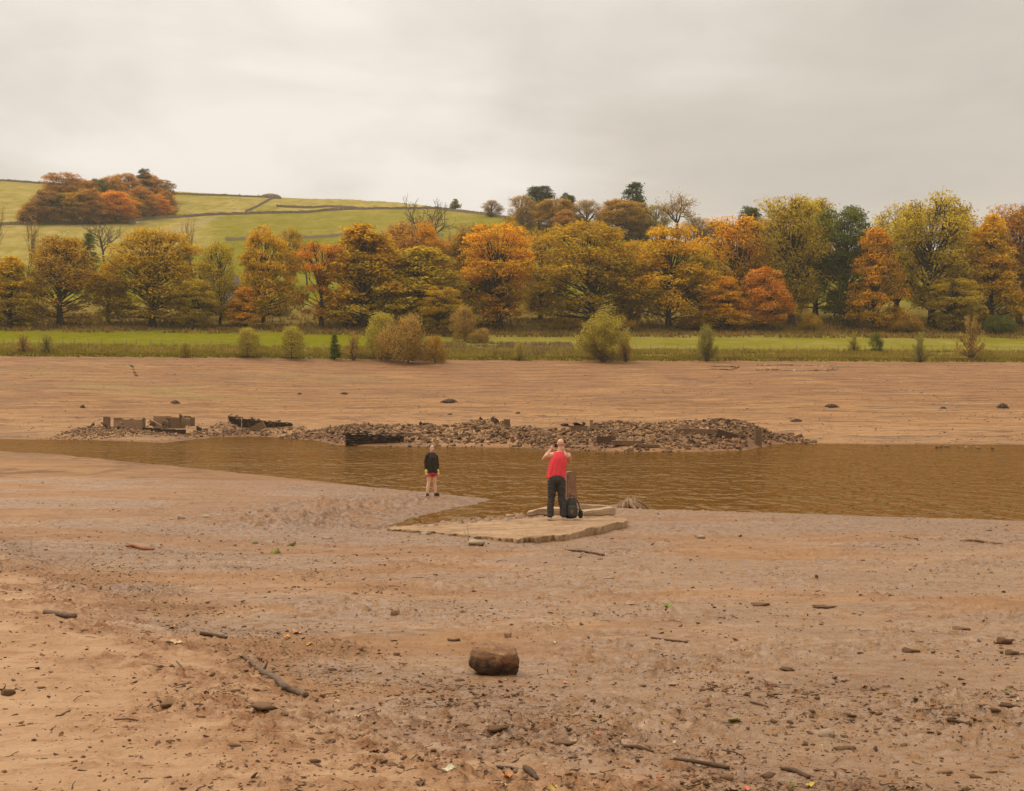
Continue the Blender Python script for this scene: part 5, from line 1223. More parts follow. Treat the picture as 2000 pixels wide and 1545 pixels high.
rough_block('kerb_stone', [A, B_, B_ + bk, A + bk], [up_(A, .14), up_(B_, .16), up_(B_ + bk, .18), up_(A + bk, .18)], 'kerb', 'kerb block behind the legs of the man', 4, 'kerb', KG)
A, B_ = W3(987, 1009, .17), W3(1014, 1010, .2); bk = Vector((0, .3, 0))
rough_block('kerb_stone', [A, B_, B_ + bk, A + bk], [up_(A + Vector((.08, .05, 0)), .07), up_(B_ - Vector((.08, 0, 0)), .07), up_(B_ + bk * .8, .06), up_(A + bk * .8, .06)], 'slab', 'small rounded stone at the back edge of the platform', 5, 'stone')
# leaning stone post
A = W3(1102, 1000, .2); c, s = math.cos(.45), math.sin(.45); w1, w2, hh = .185, .16, 1.05
def pr(x, y, z): return A + Vector((.14 + x * c - y * s, .25 + x * s + y * c, z))
rough_block('stone_post', [pr(-w1, -w2, -.2), pr(w1, -w2, -.2), pr(w1, w2, -.2), pr(-w1, w2, -.2)], [pr(-w1 * .62, -w2 * .85, hh), pr(w1 * .72, -w2 * .85, hh + .03), pr(w1 * .72, w2 * .8, hh + .02), pr(-w1 * .62, w2 * .8, hh)], 'rusty_stone', 'upright reddish stone post beside the man at the water', 7, 'post', None, 5, .03)
M['driftwood'] = simple('driftwood', (.085, .045, .022, 1), (.30, .18, .095, 1), 6, .8, .6, .02)
x, y = unproj(1232, 993); stump((x, y + .1, Hs(x, y) - .02), 1.0, .34, 951, 'tangled pale root stump at the water right of the platform', 'root_stump', None, 'stump', 17, 'driftwood')

# ------------------------------------------------------------------ backpack
M['pack'] = simple('pack_nylon', (.035, .033, .026, 1), (.075, .070, .055, 1), 9, .75, .5, .01); M['pack_dark'] = simple('pack_webbing', (.015, .014, .012, 1), (.03, .028, .025, 1), 9, .7, .3, .01); M['pack_patch'] = simple('pack_patch', (.16, .085, .045, 1), (.22, .12, .07, 1), 9, .8, .2)
g = W3(1117, 1012, .345); bp = empty('backpack', g, .25, 'dark grey rucksack leaning by the feet of the man', 'backpack')
def sup(c, r_, e1=.6, nu=20, nv=12, taper=0.0):
    m_ = MB(); m_.ball((0, 0, 0), 1, nu, nv); v = m_.v[0]; v = np.sign(v) * np.abs(v) ** e1; v[:, :2] *= (1 - taper * (v[:, 2:3] * .5 + .5)); m_.v[0] = v * np.array(r_) + np.array(c); return m_
sup((0, .12, .23), (.20, .12, .25), .62, taper=.35).build('main_bag', M['pack'], bp, smooth=True)
sup((0, .0, .16), (.14, .07, .14), .6, taper=.2).build('front_pocket', M['pack'], bp, smooth=True)
sup((-.02, -.06, .15), (.035, .012, .05), .7).build('patch', M['pack_patch'], bp, smooth=True)
sup((.22, .02, .09), (.055, .055, .10), .8).build('side_bottle', M['pack_dark'], bp, smooth=True)
b = MB(); b.tube([(-.05, .02, .45), (-.04, .0, .53), (.05, .0, .53), (.06, .02, .45)], .012, 6); b.build('handle', M['pack_dark'], bp)
for sx in (-.07, .09):
    b = MB(); b.tube([(sx, .02, .46), (sx * 1.6, -.05, .36), (sx * 2.0, -.06, .2), (sx * 2.4, .02, .04)], .014, 6); b.build('strap', M['pack_dark'], bp)

# ------------------------------------------------------------------ people
def remesh(mb, name, voxel, smooth=4, disp=None):
    me = mb.mesh(name); o = bpy.data.objects.new('tmp', me); COL.objects.link(o)
    m_ = o.modifiers.new('r', 'REMESH'); m_.mode = 'VOXEL'; m_.voxel_size = voxel; m_.use_smooth_shade = True
    m2 = o.modifiers.new('s', 'SMOOTH'); m2.factor = .5; m2.iterations = smooth
    dg = bpy.context.evaluated_depsgraph_get(); out = bpy.data.meshes.new_from_object(o.evaluated_get(dg)); bpy.data.objects.remove(o); bpy.data.meshes.remove(me)
    out.name = name
    if disp:
        n = len(out.vertices); co = np.empty(n * 3, np.float32); out.vertices.foreach_get('co', co); no = np.empty(n * 3, np.float32); out.vertices.foreach_get('normal', no)
        co = co.reshape(-1, 3); co = co + no.reshape(-1, 3) * disp(co)[:, None]; out.vertices.foreach_set('co', co.astype(np.float32).ravel()); out.update()
    out.polygons.foreach_set('use_smooth', np.ones(len(out.polygons), bool)); return out
def skin(name, c1, c2):
    t = NT(name); a = t.noise(t.pos(obj=True), 9, 4, .6); t.bsdf(t.mix(t.rng(a, .35, .65), c1, c2), .55, t.bump(a, .1, .004), .35, **{'Subsurface Weight': .08}); return t.m
M['skin_m'] = skin('skin_fair', (.56, .285, .19, 1), (.64, .36, .25, 1)); M['skin_w'] = skin('skin_fair_light', (.70, .40, .28, 1), (.78, .48, .36, 1))
def hand(mb, wrist, dirv, side, curl=.8, s=1.0):
    """palm, four unequal bent fingers and a thumb"""
    d = unit(np.array(dirv, float)); up = np.array([0, 0, 1.0]) if abs(d[2]) < .8 else np.array([0, 1.0, 0])
    a = unit(np.cross(d, up)) * side; n = np.cross(a, d) * side; w = np.array(wrist, float)
    mb.ball(w + d * .045 * s, np.array([.040, .040, .048]) * s, 10, 8)
    for k, L in enumerate((.068, .078, .074, .058)):
        r0 = w + d * .075 * s + a * (k - 1.5) * .019 * s; p1 = r0 + (d * math.cos(curl * .4) - n * math.sin(curl * .4)) * L * .5 * s; p2 = p1 + (d * math.cos(curl * 1.3) - n * math.sin(curl * 1.3)) * L * .5 * s
        mb.tube([r0 - d * .02 * s, r0, p1, p2], np.array([.0105, .0105, .0095, .008]) * s, 8)
    t0 = w + d * .025 * s - a * .03 * s; t1 = t0 - a * .028 * s + d * .022 * s; t2 = t1 + d * .032 * s - a * .004 * s; mb.tube([w + d * .01 * s, t0, t1, t2], np.array([.014, .014, .012, .010]) * s, 8)
def head(mb, c, s, face):
    """face: +1 looks +Y, -1 looks -Y (before the thing is turned)"""
    x, y, z = c; f = face
    mb.ball((x, y - .005 * f, z + .035 * s), (.076 * s, .095 * s, .088 * s), 18, 14); mb.ball((x, y + .028 * f * s, z - .045 * s), (.060 * s, .066 * s, .072 * s), 14, 10)
    mb.ball((x, y + .058 * f * s, z - .098 * s), (.026 * s, .022 * s, .020 * s), 10, 8)
    mb.tube([(x, y + .088 * f * s, z + .018 * s), (x, y + .105 * f * s, z - .022 * s), (x, y + .092 * f * s, z - .034 * s)], np.array([.010, .016, .014]) * s, 8)
    for k in (-1, 1): mb.ball((x + k * .078 * s, y - .004 * f, z - .005), (.011 * s, .020 * s, .032 * s), 8, 8)
    mb.tube([(x - .022 * s, y + .088 * f * s, z - .062 * s), (x, y + .095 * f * s, z - .064 * s), (x + .022 * s, y + .088 * f * s, z - .062 * s)], .009 * s, 6)
# --- man with the phone, seen from behind
gm = W3(1087, 1012.5, .345); man = empty('person', gm, 0, 'bald man in red tank top and dark trousers seen from behind, photographing', 'person')
mb = MB(); HX = .095
mb.tube([(0, 0, .92), (.01, 0, 1.10), (.03, .0, 1.30), (.05, 0, 1.45)], [.155, .150, .165, .150], 16)
mb.tube([(-.15, .0, 1.475), (.05, -.01, 1.50), (.25, .0, 1.475)], [.070, .088, .070], 12)
mb.tube([(.055, -.01, 1.46), (.08, .005, 1.58), (HX, .03, 1.68)], [.078, .062, .060], 12); head(mb, (HX, .025, 1.742), 1.0, 1)
mb.tube([(-.16, 0, 1.49), (-.235, .07, 1.45), (-.30, .21, 1.375)], [.075, .062, .046], 12); mb.tube([(-.30, .21, 1.375), (-.22, .28, 1.49), (-.125, .335, 1.60)], [.046, .046, .030], 12); hand(mb, (-.12, .335, 1.605), (.45, .25, .85), 1, .9)
mb.tube([(.26, 0, 1.49), (.30, .08, 1.42), (.30, .20, 1.31)], [.075, .062, .046], 12); mb.tube([(.30, .20, 1.31), (.25, .28, 1.45), (.19, .335, 1.57)], [.046, .046, .030], 12); hand(mb, (.185, .335, 1.58), (-.40, .25, .88), -1, .9)
for sx, fx in ((-.095, -.135), (.10, .15)): mb.tube([(sx, 0, .95), (sx * 1.1, .02, .52), (fx, -.005, .07)], [.095, .062, .042], 12)
link('body', remesh(mb, 'body', .0105), M['skin_m'], man)
M['tank'] = simple('red_jersey', (.68, .048, .062, 1), (.78, .068, .082, 1), 14, .85, .2, .01); M['trousers'] = simple('charcoal_trousers', (.034, .030, .029, 1), (.060, .053, .050, 1), 12, .85, .4, .01); M['shoe'] = simple('shoe', (.06, .05, .045, 1), (.11, .09, .08, 1), 12, .7, .2, .005); M['sole'] = simple('shoe_sole', (.50, .42, .34, 1), (.60, .52, .44, 1), 12, .7, .1)
prof_ = [(.975, -.012, .218, .165), (1.03, -.01, .212, .163), (1.10, -.005, .208, .160), (1.20, .01, .208, .165), (1.30, .028, .210, .172), (1.38, .042, .196, .170), (1.44, .048, .176, .160), (1.50, .052, .160, .132), (1.555, .055, .138, .100), (1.575, .058, .118, .086)]
rr = []; n = 64; th = np.arange(n) * 2 * math.pi / n
for (z, cx_, rx, ry) in prof_:
    k = np.clip((1.52 - z) / .30, 0, 1); fold = 1 + k * (.055 * np.sin(th * 6 + z * 4) * np.sin(th * 2.0 + z * 5) + .040 * np.sin(th * 11 - z * 9) + .022 * np.sin(th * 17 + z * 21))
    hem = np.where(z < 1.0, -.03 * np.sin(th * 2 + .8) - .02 * np.cos(th), 0)
    rr.append(np.stack([cx_ + np.cos(th) * rx * fold, np.sin(th) * ry * fold, z + hem + .02 * k * np.sin(th * 3)], 1))
t_ = MB(); t_.rings(rr, False); o = t_.build('tank_top', M['tank'], man, smooth=True); md = o.modifiers.new('s', 'SOLIDIFY'); md.thickness = .006; md = o.modifiers.new('v', 'SUBSURF'); md.levels = md.render_levels = 1
tb = MB(); tb.tube([(0, 0, 1.02), (0, 0, .98), (0, -.01, .88), (.0, -.01, .80)], [.165, .178, .185, .13], 18)
for sx, fx in ((-.098, -.145), (.102, .155)): tb.tube([(sx, -.005, .90), (sx * 1.08, .0, .70), (sx * 1.22, .015, .48), (fx, -.01, .22), (fx * 1.02, -.015, .045)], [.118, .108, .090, .082, .080], 16)
M_tr = remesh(tb, 'trousers', .011, 5, lambda co: .009 * vnoise(co[:, 0] * 9 + co[:, 1] * 3, co[:, 2] * 13, 4) + .006 * vnoise(co[:, 0] * 17, co[:, 2] * 30, 5)); link('trousers', M_tr, M['trousers'], man)
def shoe(parent, x, y, rz, s=1.0, mats=('shoe', 'sole')):
    e2 = MB(); e2.ball((0, .06 * s, .055 * s), (.047 * s, .125 * s, .055 * s), 14, 10); e2.ball((0, -.02 * s, .08 * s), (.045 * s, .062 * s, .065 * s), 12, 8); v = e2.v
    R_ = np.array(Euler((0, 0, rz)).to_matrix())
    for k in range(len(v)): v[k][:, 2] = np.maximum(v[k][:, 2], .022); v[k] = v[k] @ R_.T + np.array([x, y, 0])
    o = e2.build('shoe', M[mats[0]], parent, smooth=True); e3 = MB(); a = np.arange(20) * 2 * math.pi / 20
    rg_ = [np.stack([np.cos(a) * .052 * s, np.sin(a) * .13 * s + .055 * s, np.full(20, z)], 1) @ R_.T + np.array([x, y, 0]) for z in (0.0, .028)]; e3.rings(rg_); e3.build('sole', M[mats[1]], o)
shoe(man, -.148, .0, .35); shoe(man, .158, .0, -.25)
b = MB(); b.box((.035, .41, 1.70), (.155, .012, .078), (.05, 0, 0)); o = b.build('phone', M['pack_dark']); o.location = gm; tag(o, 'dark phone held up in both hands by the man in red', 'phone')
# --- woman on the spit, facing the camera
gw = ground_at(843, 968.5, 30, 50); wo = empty('person', gw, .5, 'woman in black long sleeved top and pink shorts standing on the mud spit', 'person'); ws = 1.60 / 1.68; wo.scale = (ws,) * 3
mb = MB(); mb.tube([(0, 0, .86), (0, 0, 1.02), (0, 0, 1.20), (0, .0, 1.36)], [.165, .145, .150, .125], 16); mb.tube([(-.13, 0, 1.355), (0, 0, 1.39), (.13, 0, 1.355)], [.05, .065, .05], 10); mb.tube([(0, 0, 1.36), (0, -.005, 1.46), (0, -.015, 1.54)], [.06, .05, .05], 12)
head(mb, (0, -.02, 1.575), .96, -1)
for k in (-1, 1):
    mb.tube([(k * .14, 0, 1.35), (k * .20, .01, 1.10), (k * .215, -.03, .88)], [.052, .042, .030], 10); hand(mb, (k * .215, -.03, .875), (0.02 * k, -.12, -1), k, .5, .95)
    mb.tube([(k * .09, 0, .86), (k * .10, -.01, .62), (k * .105, -.005, .46), (k * .135, .015, .28), (k * .15, .005, .07)], [.100, .078, .056, .058, .036], 12)
link('body', remesh(mb, 'body', .0105), M['skin_w'], wo)
M['black_top'] = simple('black_fleece', (.020, .016, .011, 1), (.042, .034, .024, 1), 10, .9, .4, .01); M['shorts'] = simple('pink_shorts', (.62, .06, .075, 1), (.70, .09, .10, 1), 10, .8, .2, .01); M['hair'] = simple('brown_hair', (.030, .016, .009, 1), (.065, .036, .02, 1), 20, .6, .4, .01, stretch=(1, 1, .2)); M['glove'] = simple('yellow_glove', (.62, .60, .10, 1), (.70, .68, .18, 1), 10, .8, .2); M['eye'] = simple('eye_dark', (.02, .012, .01, 1), (.03, .02, .015, 1), 10, .3, 0)
tb = MB(); tb.tube([(0, 0, .75), (0, 0, .80), (0, -.005, .95), (0, -.015, 1.12), (0, -.015, 1.24), (0, 0, 1.355), (0, 0, 1.405)], [.190, .192, .184, .178, .172, .135, .070], 18); tb.tube([(-.14, 0, 1.35), (0, 0, 1.395), (.14, 0, 1.35)], [.062, .075, .062], 12)
for k in (-1, 1): tb.tube([(k * .14, 0, 1.35), (k * .19, .01, 1.22), (k * .212, .01, 1.08), (k * .222, -.03, .89)], [.066, .062, .056, .045], 12)
link('black_top', remesh(tb, 'black_top', .011, 5, lambda co: .008 * vnoise(co[:, 0] * 8, co[:, 2] * 9, 6) + .005 * vnoise(co[:, 0] * 15 + co[:, 1] * 9, co[:, 2] * 24, 7)), M['black_top'], wo)
tb = MB(); tb.tube([(0, 0, .84), (0, 0, .76), (0, 0, .70)], [.18, .19, .15], 16)
for k in (-1, 1): tb.tube([(k * .095, 0, .80), (k * .105, -.005, .69), (k * .11, -.005, .645)], [.118, .114, .110], 14)
link('shorts', remesh(tb, 'shorts', .011, 4), M['shorts'], wo)
tb = MB(); tb.ball((0, .042, 1.638), (.080, .074, .074), 16, 12); tb.ball((0, .085, 1.60), (.045, .05, .05), 10, 8)
for k in (-1, 1): tb.tube([(k * .03, -.045, 1.695), (k * .068, -.015, 1.665), (k * .078, .02, 1.59)], [.014, .020, .018], 8)
hm_ = remesh(tb, 'hair', .009, 3, lambda co: .003 * vnoise(co[:, 0] * 60, co[:, 2] * 25, 3)); link('hair', hm_, M['hair'], wo)
for k in (-1, 1):
    b = MB(); b.ball((k * .030, -.104, 1.588), (.011, .006, .006), 8, 6); b.build('eye', M['eye'], wo, smooth=True)
    b = MB(); b.tube([(k * .014, -.106, 1.606), (k * .045, -.100, 1.606)], .004, 6); b.build('eyebrow', M['hair'], wo)
    gb = MB(); hand(gb, (k * .215, -.03, .875), (.02 * k, -.12, -1), k, .5, 1.22); link('glove', remesh(gb, 'glove', .008, 2), M['glove'], wo)
b = MB(); b.tube([(-.022, -.107, 1.512), (0, -.112, 1.508), (.022, -.107, 1.512)], .005, 6); b.build('mouth', simple('lips', (.42, .12, .09, 1), (.46, .15, .11, 1), 8, .5, 0), wo)
M['black_shoe'] = simple('black_shoe', (.018, .014, .012, 1), (.035, .028, .024, 1), 12, .7, .2, .005)
shoe(wo, -.155, .0, math.pi - .25, .92, ('black_shoe', 'black_shoe')); shoe(wo, .155, .0, math.pi + .3, .92, ('black_shoe', 'black_shoe'))

# ------------------------------------------------------------------ log, branch, sticks
def wood_material(name, c1, c2, c3, ax=(8, 1, 1)):
    t = NT(name); p = t.pos(ax, True); a = t.noise(p, 5, 6, .65, .5); b = t.noise(t.pos(obj=True), 3.0, 5, .6); c = t.mix(t.rng(a, .35, .65), c1, c2); c = t.mix(t.rng(b, .45, .62, 0, .85), c, c3)
    t.bsdf(c, .8, t.bump(t.math('ADD', a, t.noise(t.pos(obj=True), 30, 4, .6)), .6, .012), .3); return t.m
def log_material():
    t = NT('shaded_log'); p = t.pos((1.2, 7, 7), True); a = t.noise(p, 5, 6, .68, .6); b = t.noise(t.pos(obj=True), 9, 5, .65); q = t.n('ShaderNodeSeparateXYZ'); t.set(q.inputs[0], t.pos(obj=True))
    c = t.mix(t.rng(a, .34, .66), (.17, .082, .038, 1), (.35, .185, .088, 1)); under_shade = t.rng(t.math('ADD', q.outputs[2], t.math('MULTIPLY', t.math('SUBTRACT', b, .5), .16)), .05, -.02)  # lit top and shaded underside of the log, painted in with a ragged border
    c = t.mix(under_shade, c, t.mix(t.rng(b, .35, .65), (.040, .020, .010, 1), (.115, .060, .030, 1)))
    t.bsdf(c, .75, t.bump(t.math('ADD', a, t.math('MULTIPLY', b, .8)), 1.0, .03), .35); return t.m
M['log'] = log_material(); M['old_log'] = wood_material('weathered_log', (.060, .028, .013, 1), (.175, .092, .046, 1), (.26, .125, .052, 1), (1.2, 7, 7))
M['stick'] = wood_material('stick_bark', (.085, .052, .034, 1), (.20, .135, .092, 1), (.125, .078, .05, 1), (2, 6, 6))
M['stick_red'] = wood_material('stick_red', (.26, .10, .045, 1), (.36, .16, .08, 1), (.30, .13, .06, 1), (2, 6, 6))
M['stick_dark'] = wood_material('stick_dark', (.050, .028, .016, 1), (.125, .075, .045, 1), (.08, .045, .026, 1), (2, 6, 6))
g = ground_at(966, 1318, 6, 14); wl = 98 * g.y / F; hl = 66 * g.y / F
prof_ = [(-.50, .10), (-.485, .28), (-.45, .39), (-.38, .46), (-.25, .50), (-.05, .51), (.15, .51), (.30, .50), (.40, .46), (.46, .38), (.49, .24), (.50, .06)]
prof_ = [(np.interp(t, np.arange(len(prof_)), [p[0] for p in prof_]), np.interp(t, np.arange(len(prof_)), [p[1] for p in prof_])) for t in np.linspace(0, len(prof_) - 1, 40)]
rr = []; n = 40; a = np.arange(n) * 2 * math.pi / n
for x, r_ in prof_:
    ca, sa = np.cos(a), np.sin(a); ca = np.sign(ca) * np.abs(ca) ** .85; sa = np.sign(sa) * np.abs(sa) ** .8
    v = np.stack([np.full(n, x * wl), ca * r_ * hl * 1.0, sa * r_ * hl], 1)
    v[:, 0] += .10 * wl * (v[:, 2] / hl) * 0.5 - .04 * wl * (v[:, 1] / hl)
    rr.append(v)
rr = np.array(rr); sh = rr.shape; v = rr.reshape(-1, 3)
def cut(v, nrm, d): nrm = np.array(nrm) / np.linalg.norm(nrm); k = v @ nrm - d; return v - np.maximum(k, 0)[:, None] * nrm * .92
v = cut(v, (.62, -.72, -.30), .118); v = cut(v, (.25, -.35, .9), .128); v = cut(v, (-.5, -.3, -.8), .145); v = cut(v, (.95, .1, .3), .175)
v = v + .026 * np.stack([fbm(v[:, 1] * 16, v[:, 2] * 16, 4, 2, .65), fbm(v[:, 0] * 13, v[:, 2] * 19, 4, 3, .65), fbm(v[:, 0] * 13, v[:, 1] * 19, 4, 4, .65)], 1)
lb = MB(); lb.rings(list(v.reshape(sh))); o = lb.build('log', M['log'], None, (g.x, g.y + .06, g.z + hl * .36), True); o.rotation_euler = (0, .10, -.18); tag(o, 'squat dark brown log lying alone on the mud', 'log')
def stick(name, pts, rpx, label, mat='stick', knots=(), cat='stick', group=None, lift=.7):
    P = []
    for k, (px, py) in enumerate(pts):
        q = ground_at(px, py, 4.2, 40); r_ = (rpx[k] if isinstance(rpx, (list, tuple)) else rpx) * q.y / F; P.append((q, r_))
    o0 = P[0][0]; pts3 = np.array([list(q - o0 + Vector((0, 0, r_ * lift))) for q, r_ in P]); t = np.linspace(0, 1, len(P)); tt = np.linspace(0, 1, max(len(P) * 4, 8))
    pts4 = np.stack([np.interp(tt, t, pts3[:, k]) for k in range(3)], 1); rs = np.interp(tt, t, [r_ for _, r_ in P]); rs = rs * (1 + .12 * vnoise(tt * 9, tt * 0 + len(label), 3))
    pts4[1:-1] = (pts4[:-2] + 2 * pts4[1:-1] + pts4[2:]) / 4
    b = MB(); b.tube(pts4, rs, 9)
    for (f, dx, dy, dz, L) in knots:
        k = int(f * (len(tt) - 1)); b.tube([pts4[k], pts4[k] + np.array([dx, dy, dz]) * L], [rs[k] * .6, rs[k] * .3], 6)
    o = b.build(name, M[mat], None, o0, True); return tag(o, label, cat, group)
stick('branch', [(475, 1284), (490, 1296), (505, 1309), (518, 1320), (530, 1324), (541, 1330), (553, 1343), (570, 1352), (585, 1357), (598, 1361)], [3.6, 4.6, 5.2, 6.4, 5.6, 6, 6.4, 6.2, 6.4, 5.6], 'long crooked branch lying on the dry sand', 'stick', [(.33, .3, .2, .9, .09), (.15, -.5, -.5, .1, .05)], 'branch')
stick('stick', [(88, 1199), (115, 1203), (146, 1207)], [5.5, 5.2, 5.4], 'short straight stick lying alone at far left')
stick('stick', [(391, 1240), (415, 1243), (443, 1248)], [4.2, 4, 3.2], 'short dark stick above the crooked branch', 'stick_dark')
stick('stick', [(246, 1069), (262, 1068), (280, 1074), (300, 1075)], [3, 3.4, 4.2, 3], 'reddish piece of wood at upper left of the mud', 'stick_red')
stick('stick', [(875, 1250), (886, 1253), (897, 1252)], [2, 2.6, 3], 'small dark curled twig above the log', 'stick_dark')
stick('stick', [(970, 1500), (1000, 1503), (1028, 1508)], [3, 4, 3.2], 'brown stick at the bottom below the log', 'stick')
stick('stick', [(1026, 1504), (1038, 1512), (1050, 1524)], [6, 7, 3], 'dark curled bark piece at the end of the bottom stick', 'stick_dark')
stick('stick', [(1272, 1247), (1305, 1252), (1343, 1255)], [1.8, 2.4, 1.6], 'thin dark twig right of the log, half way up', 'stick_dark')
stick('stick', [(1850, 1408), (1872, 1412), (1897, 1417)], [3.4, 3, 2.4], 'dark stick near the right edge', 'stick_dark')
stick('stick', [(1318, 1484), (1350, 1489), (1390, 1497), (1424, 1503)], [3, 3.6, 4.6, 4], 'long mossy dark stick at lower right of the middle', 'stick_dark')
stick('stick', [(1525, 1503), (1550, 1508), (1580, 1521)], [3, 5.5, 4], 'lumpy dark wood piece at the bottom right', 'stick_dark')
stick('stick', [(1218, 1459), (1245, 1463), (1276, 1471)], [2.4, 5, 3], 'short dark wood piece right of the bottom stick', 'stick_dark')
stick('stick', [(345, 1292), (352, 1300), (359, 1307)], [1.2, 1.3, 1], 'very thin twig sticking out left of the crooked branch', 'stick')
stick('stick', [(1875, 1058), (1900, 1057), (1930, 1061), (1958, 1063)], [1.6, 3.2, 2.2, 1], 'pale driftwood strip near the right shore', 'driftwood')
stick('stick', [(1742, 1048), (1765, 1050), (1790, 1053)], [1.0, 1.8, 1.4], 'thin pale driftwood near the right shore', 'driftwood')
stick('stick', [(1108, 1076), (1140, 1079), (1180, 1085)], [1.6, 2.6, 1.6], 'dark driftwood sliver right of the platform front', 'stick_dark')
stick('stick', [(1465, 1372), (1485, 1377), (1500, 1382)], [1.8, 2.2, 1.5], 'short twig right of the log, low down', 'stick_dark')

def rock(px, py, w, h, label, mk, seed, cat='stone', group=None, name='stone', depth=.8):
    q = ground_at(px, py, 4.2, 40); k = q.y / F; me = stone_mesh(name, seed, w * k, w * k * depth, h * k * 1.6, 26, .35); bm = bmesh.new(); bm.from_mesh(me); bmesh.ops.bevel(bm, geom=bm.edges[:], offset=w * k * .05, segments=1, affect='EDGES'); bm.to_mesh(me); bm.free()
    o = link(name, me, M[mk], None, (q.x, q.y, q.z + h * k * .25)); o.rotation_euler = (0, 0, (seed * 1.7) % 6.28); return tag(o, label, cat, group)
def clod_arrays():
    out = []
    for s in range(6):
        bm = bmesh.new(); bmesh.ops.create_icosphere(bm, subdivisions=1 if s < 4 else 2, radius=.5); r = random.Random(s + 50)
        for v in bm.verts:
            k = 1 + .55 * float(vnoise(np.array([v.co.x * 3.1 + s * 7]), np.array([v.co.y * 3.1 + v.co.z * 2.3]), s)[0]) + r.uniform(-.12, .12); v.co *= k; v.co.z *= .5
        bm.verts.index_update(); out.append((np.array([v.co[:] for v in bm.verts]), np.array([[v.index for v in f.verts] for f in bm.faces]))); bm.free()
    return out
CARR = clod_arrays()
M['clod'] = stone_material('mud_clod', (.078, .037, .016, 1), (.195, .105, .050, 1), (.135, .068, .032, 1))
for k, a in enumerate([(1612, 1437, 36, 14, 'flat pale stone at lower right', 'pale_stone'), (930, 1063, 42, 9, 'pale flat stone just below the platform', 'pale_stone'), (1507, 1341, 26, 11, 'brown smooth stone right of the log', 'rusty'), (1370, 1051, 18, 6, 'small pale stone below the right shore', 'pale_stone'),
        (355, 1014, 18, 7, 'small pale stone at the foot of the spit', 'pale_stone'), (336, 1016, 12, 4, 'tiny pale stone beside the one at the foot of the spit', 'pale_stone'), (16, 1358, 27, 12, 'grey brown stone at the left edge', 'rubble'), (1777, 1274, 30, 12, 'mossy dark lump at upper right of the wet mud', 'clod'),
        (1533, 1309, 30, 9, 'dark flat clod right of the log', 'clod'), (1650, 1465, 40, 11, 'dark peeled clod below the flat pale stone', 'clod'), (1960, 1256, 30, 16, 'rugged dark clod at the right edge, upper one', 'clod'), (1975, 1279, 24, 16, 'rugged dark clod at the right edge, lower one', 'clod'),
        (1965, 1380, 34, 9, 'flat dark clod at the right edge below the rugged pair', 'clod'), (970, 1424, 40, 10, 'ridge shaped dark clod under the log', 'clod'), (1100, 1453, 46, 9, 'long dark clod right of the ridge shaped one', 'clod'), (330, 1378, 36, 12, 'crumbly brown mound left of the crooked branch', 'clod'), (510, 1382, 56, 12, 'crumbly brown mound below the crooked branch', 'clod'),
        (1485, 1182, 34, 8, 'curved dark clod in the wet mud', 'clod'), (1605, 1187, 44, 7, 'long dark clod right of the curved one', 'clod'), (1875, 1230, 30, 10, 'tufted dark clod on the right', 'clod'), (400, 1010, 22, 5, 'pale flat stone right of the tiny ones by the spit', 'pale_stone'), (640, 1052, 26, 5, 'pale flat stone left of the platform', 'pale_stone'),
        (830, 1044, 26, 7, 'pale stone tucked under the left front of the platform', 'pale_stone'), (775, 1280, 16, 7, 'small red brown stone left of the log', 'rusty'), (992, 1245, 14, 8, 'tiny reddish pebble above the log', 'rusty'), (773, 1199, 24, 8, 'flat reddish stone in the middle of the mud', 'rusty')]):
    px, py, w, h, lab, mk = a
    if mk == 'clod':
        q = ground_at(px, py, 4.2, 40); s_ = q.y / F; av, af = CARR[4 + k % 2]; m_ = mesh_np('mud_clod', av * np.array([w * s_ * 1.0, w * s_ * .75, h * s_ * 2.0]) * (1 + .25 * vnoise(av[:, :1] * 5 + k, av[:, 1:2] * 5, 8)), None, af); m_.materials.append(M['clod'])
        o = link('mud_clod', m_, None, None, (q.x, q.y, q.z + h * s_ * .12)); o.rotation_euler = (0, 0, (k * .9) % 1.2 - .6); tag(o, lab, 'clod'); continue
    rock(px, py, w, h, lab, 'rusty_stone' if mk == 'rusty' else mk, 700 + k, 'clod' if mk == 'clod' else 'stone', None, 'mud_clod' if mk == 'clod' else 'stone')
# fallen leaves lying singly
def leaf_geo(seed):
    r = np.random.default_rng(seed); b = MB(); n = 7; rows = []
    for i in range(n):
        t = i / (n - 1); w = .42 * math.sin(math.pi * min(t * 1.05 + .03, 1)) ** .8 * (1 + .2 * math.sin(t * 17)); zc_ = .10 * math.sin(t * 3 + seed) + .06 * r.normal()
        for s in (-1, -.5, 0, .5, 1): rows.append((t - .5, s * w, zc_ + .14 * s * s + .02 * r.normal()))
    f = [(i * 5 + k, i * 5 + k + 1, i * 5 + k + 6, i * 5 + k + 5) for i in range(n - 1) for k in range(4)]; b.add(rows, f); return b.mesh('fallen_leaf', True)
LEAFM = [leaf_geo(s) for s in range(5)]
def leaf_one(px, py, w, c, label):
    q = ground_at(px, py, 4.2, 40); m_ = LEAFM[int(px) % 5].copy(); mm = simple('leaf_' + label.split()[0], c, tuple(a * .7 for a in c[:3]) + (1,), 20, .6, .2, .004); m_.materials.append(mm)
    o = link('fallen_leaf', m_, None, None, (q.x, q.y, q.z + w * q.y / F * .06)); s = w * q.y / F; o.scale = (s, s * 1.2, s * .9); o.rotation_euler = (.15, .1, (px * .37) % 6.28); md = o.modifiers.new('t', 'SOLIDIFY'); md.thickness = .004; tag(o, label, 'leaf', 'single leaves on the mud')
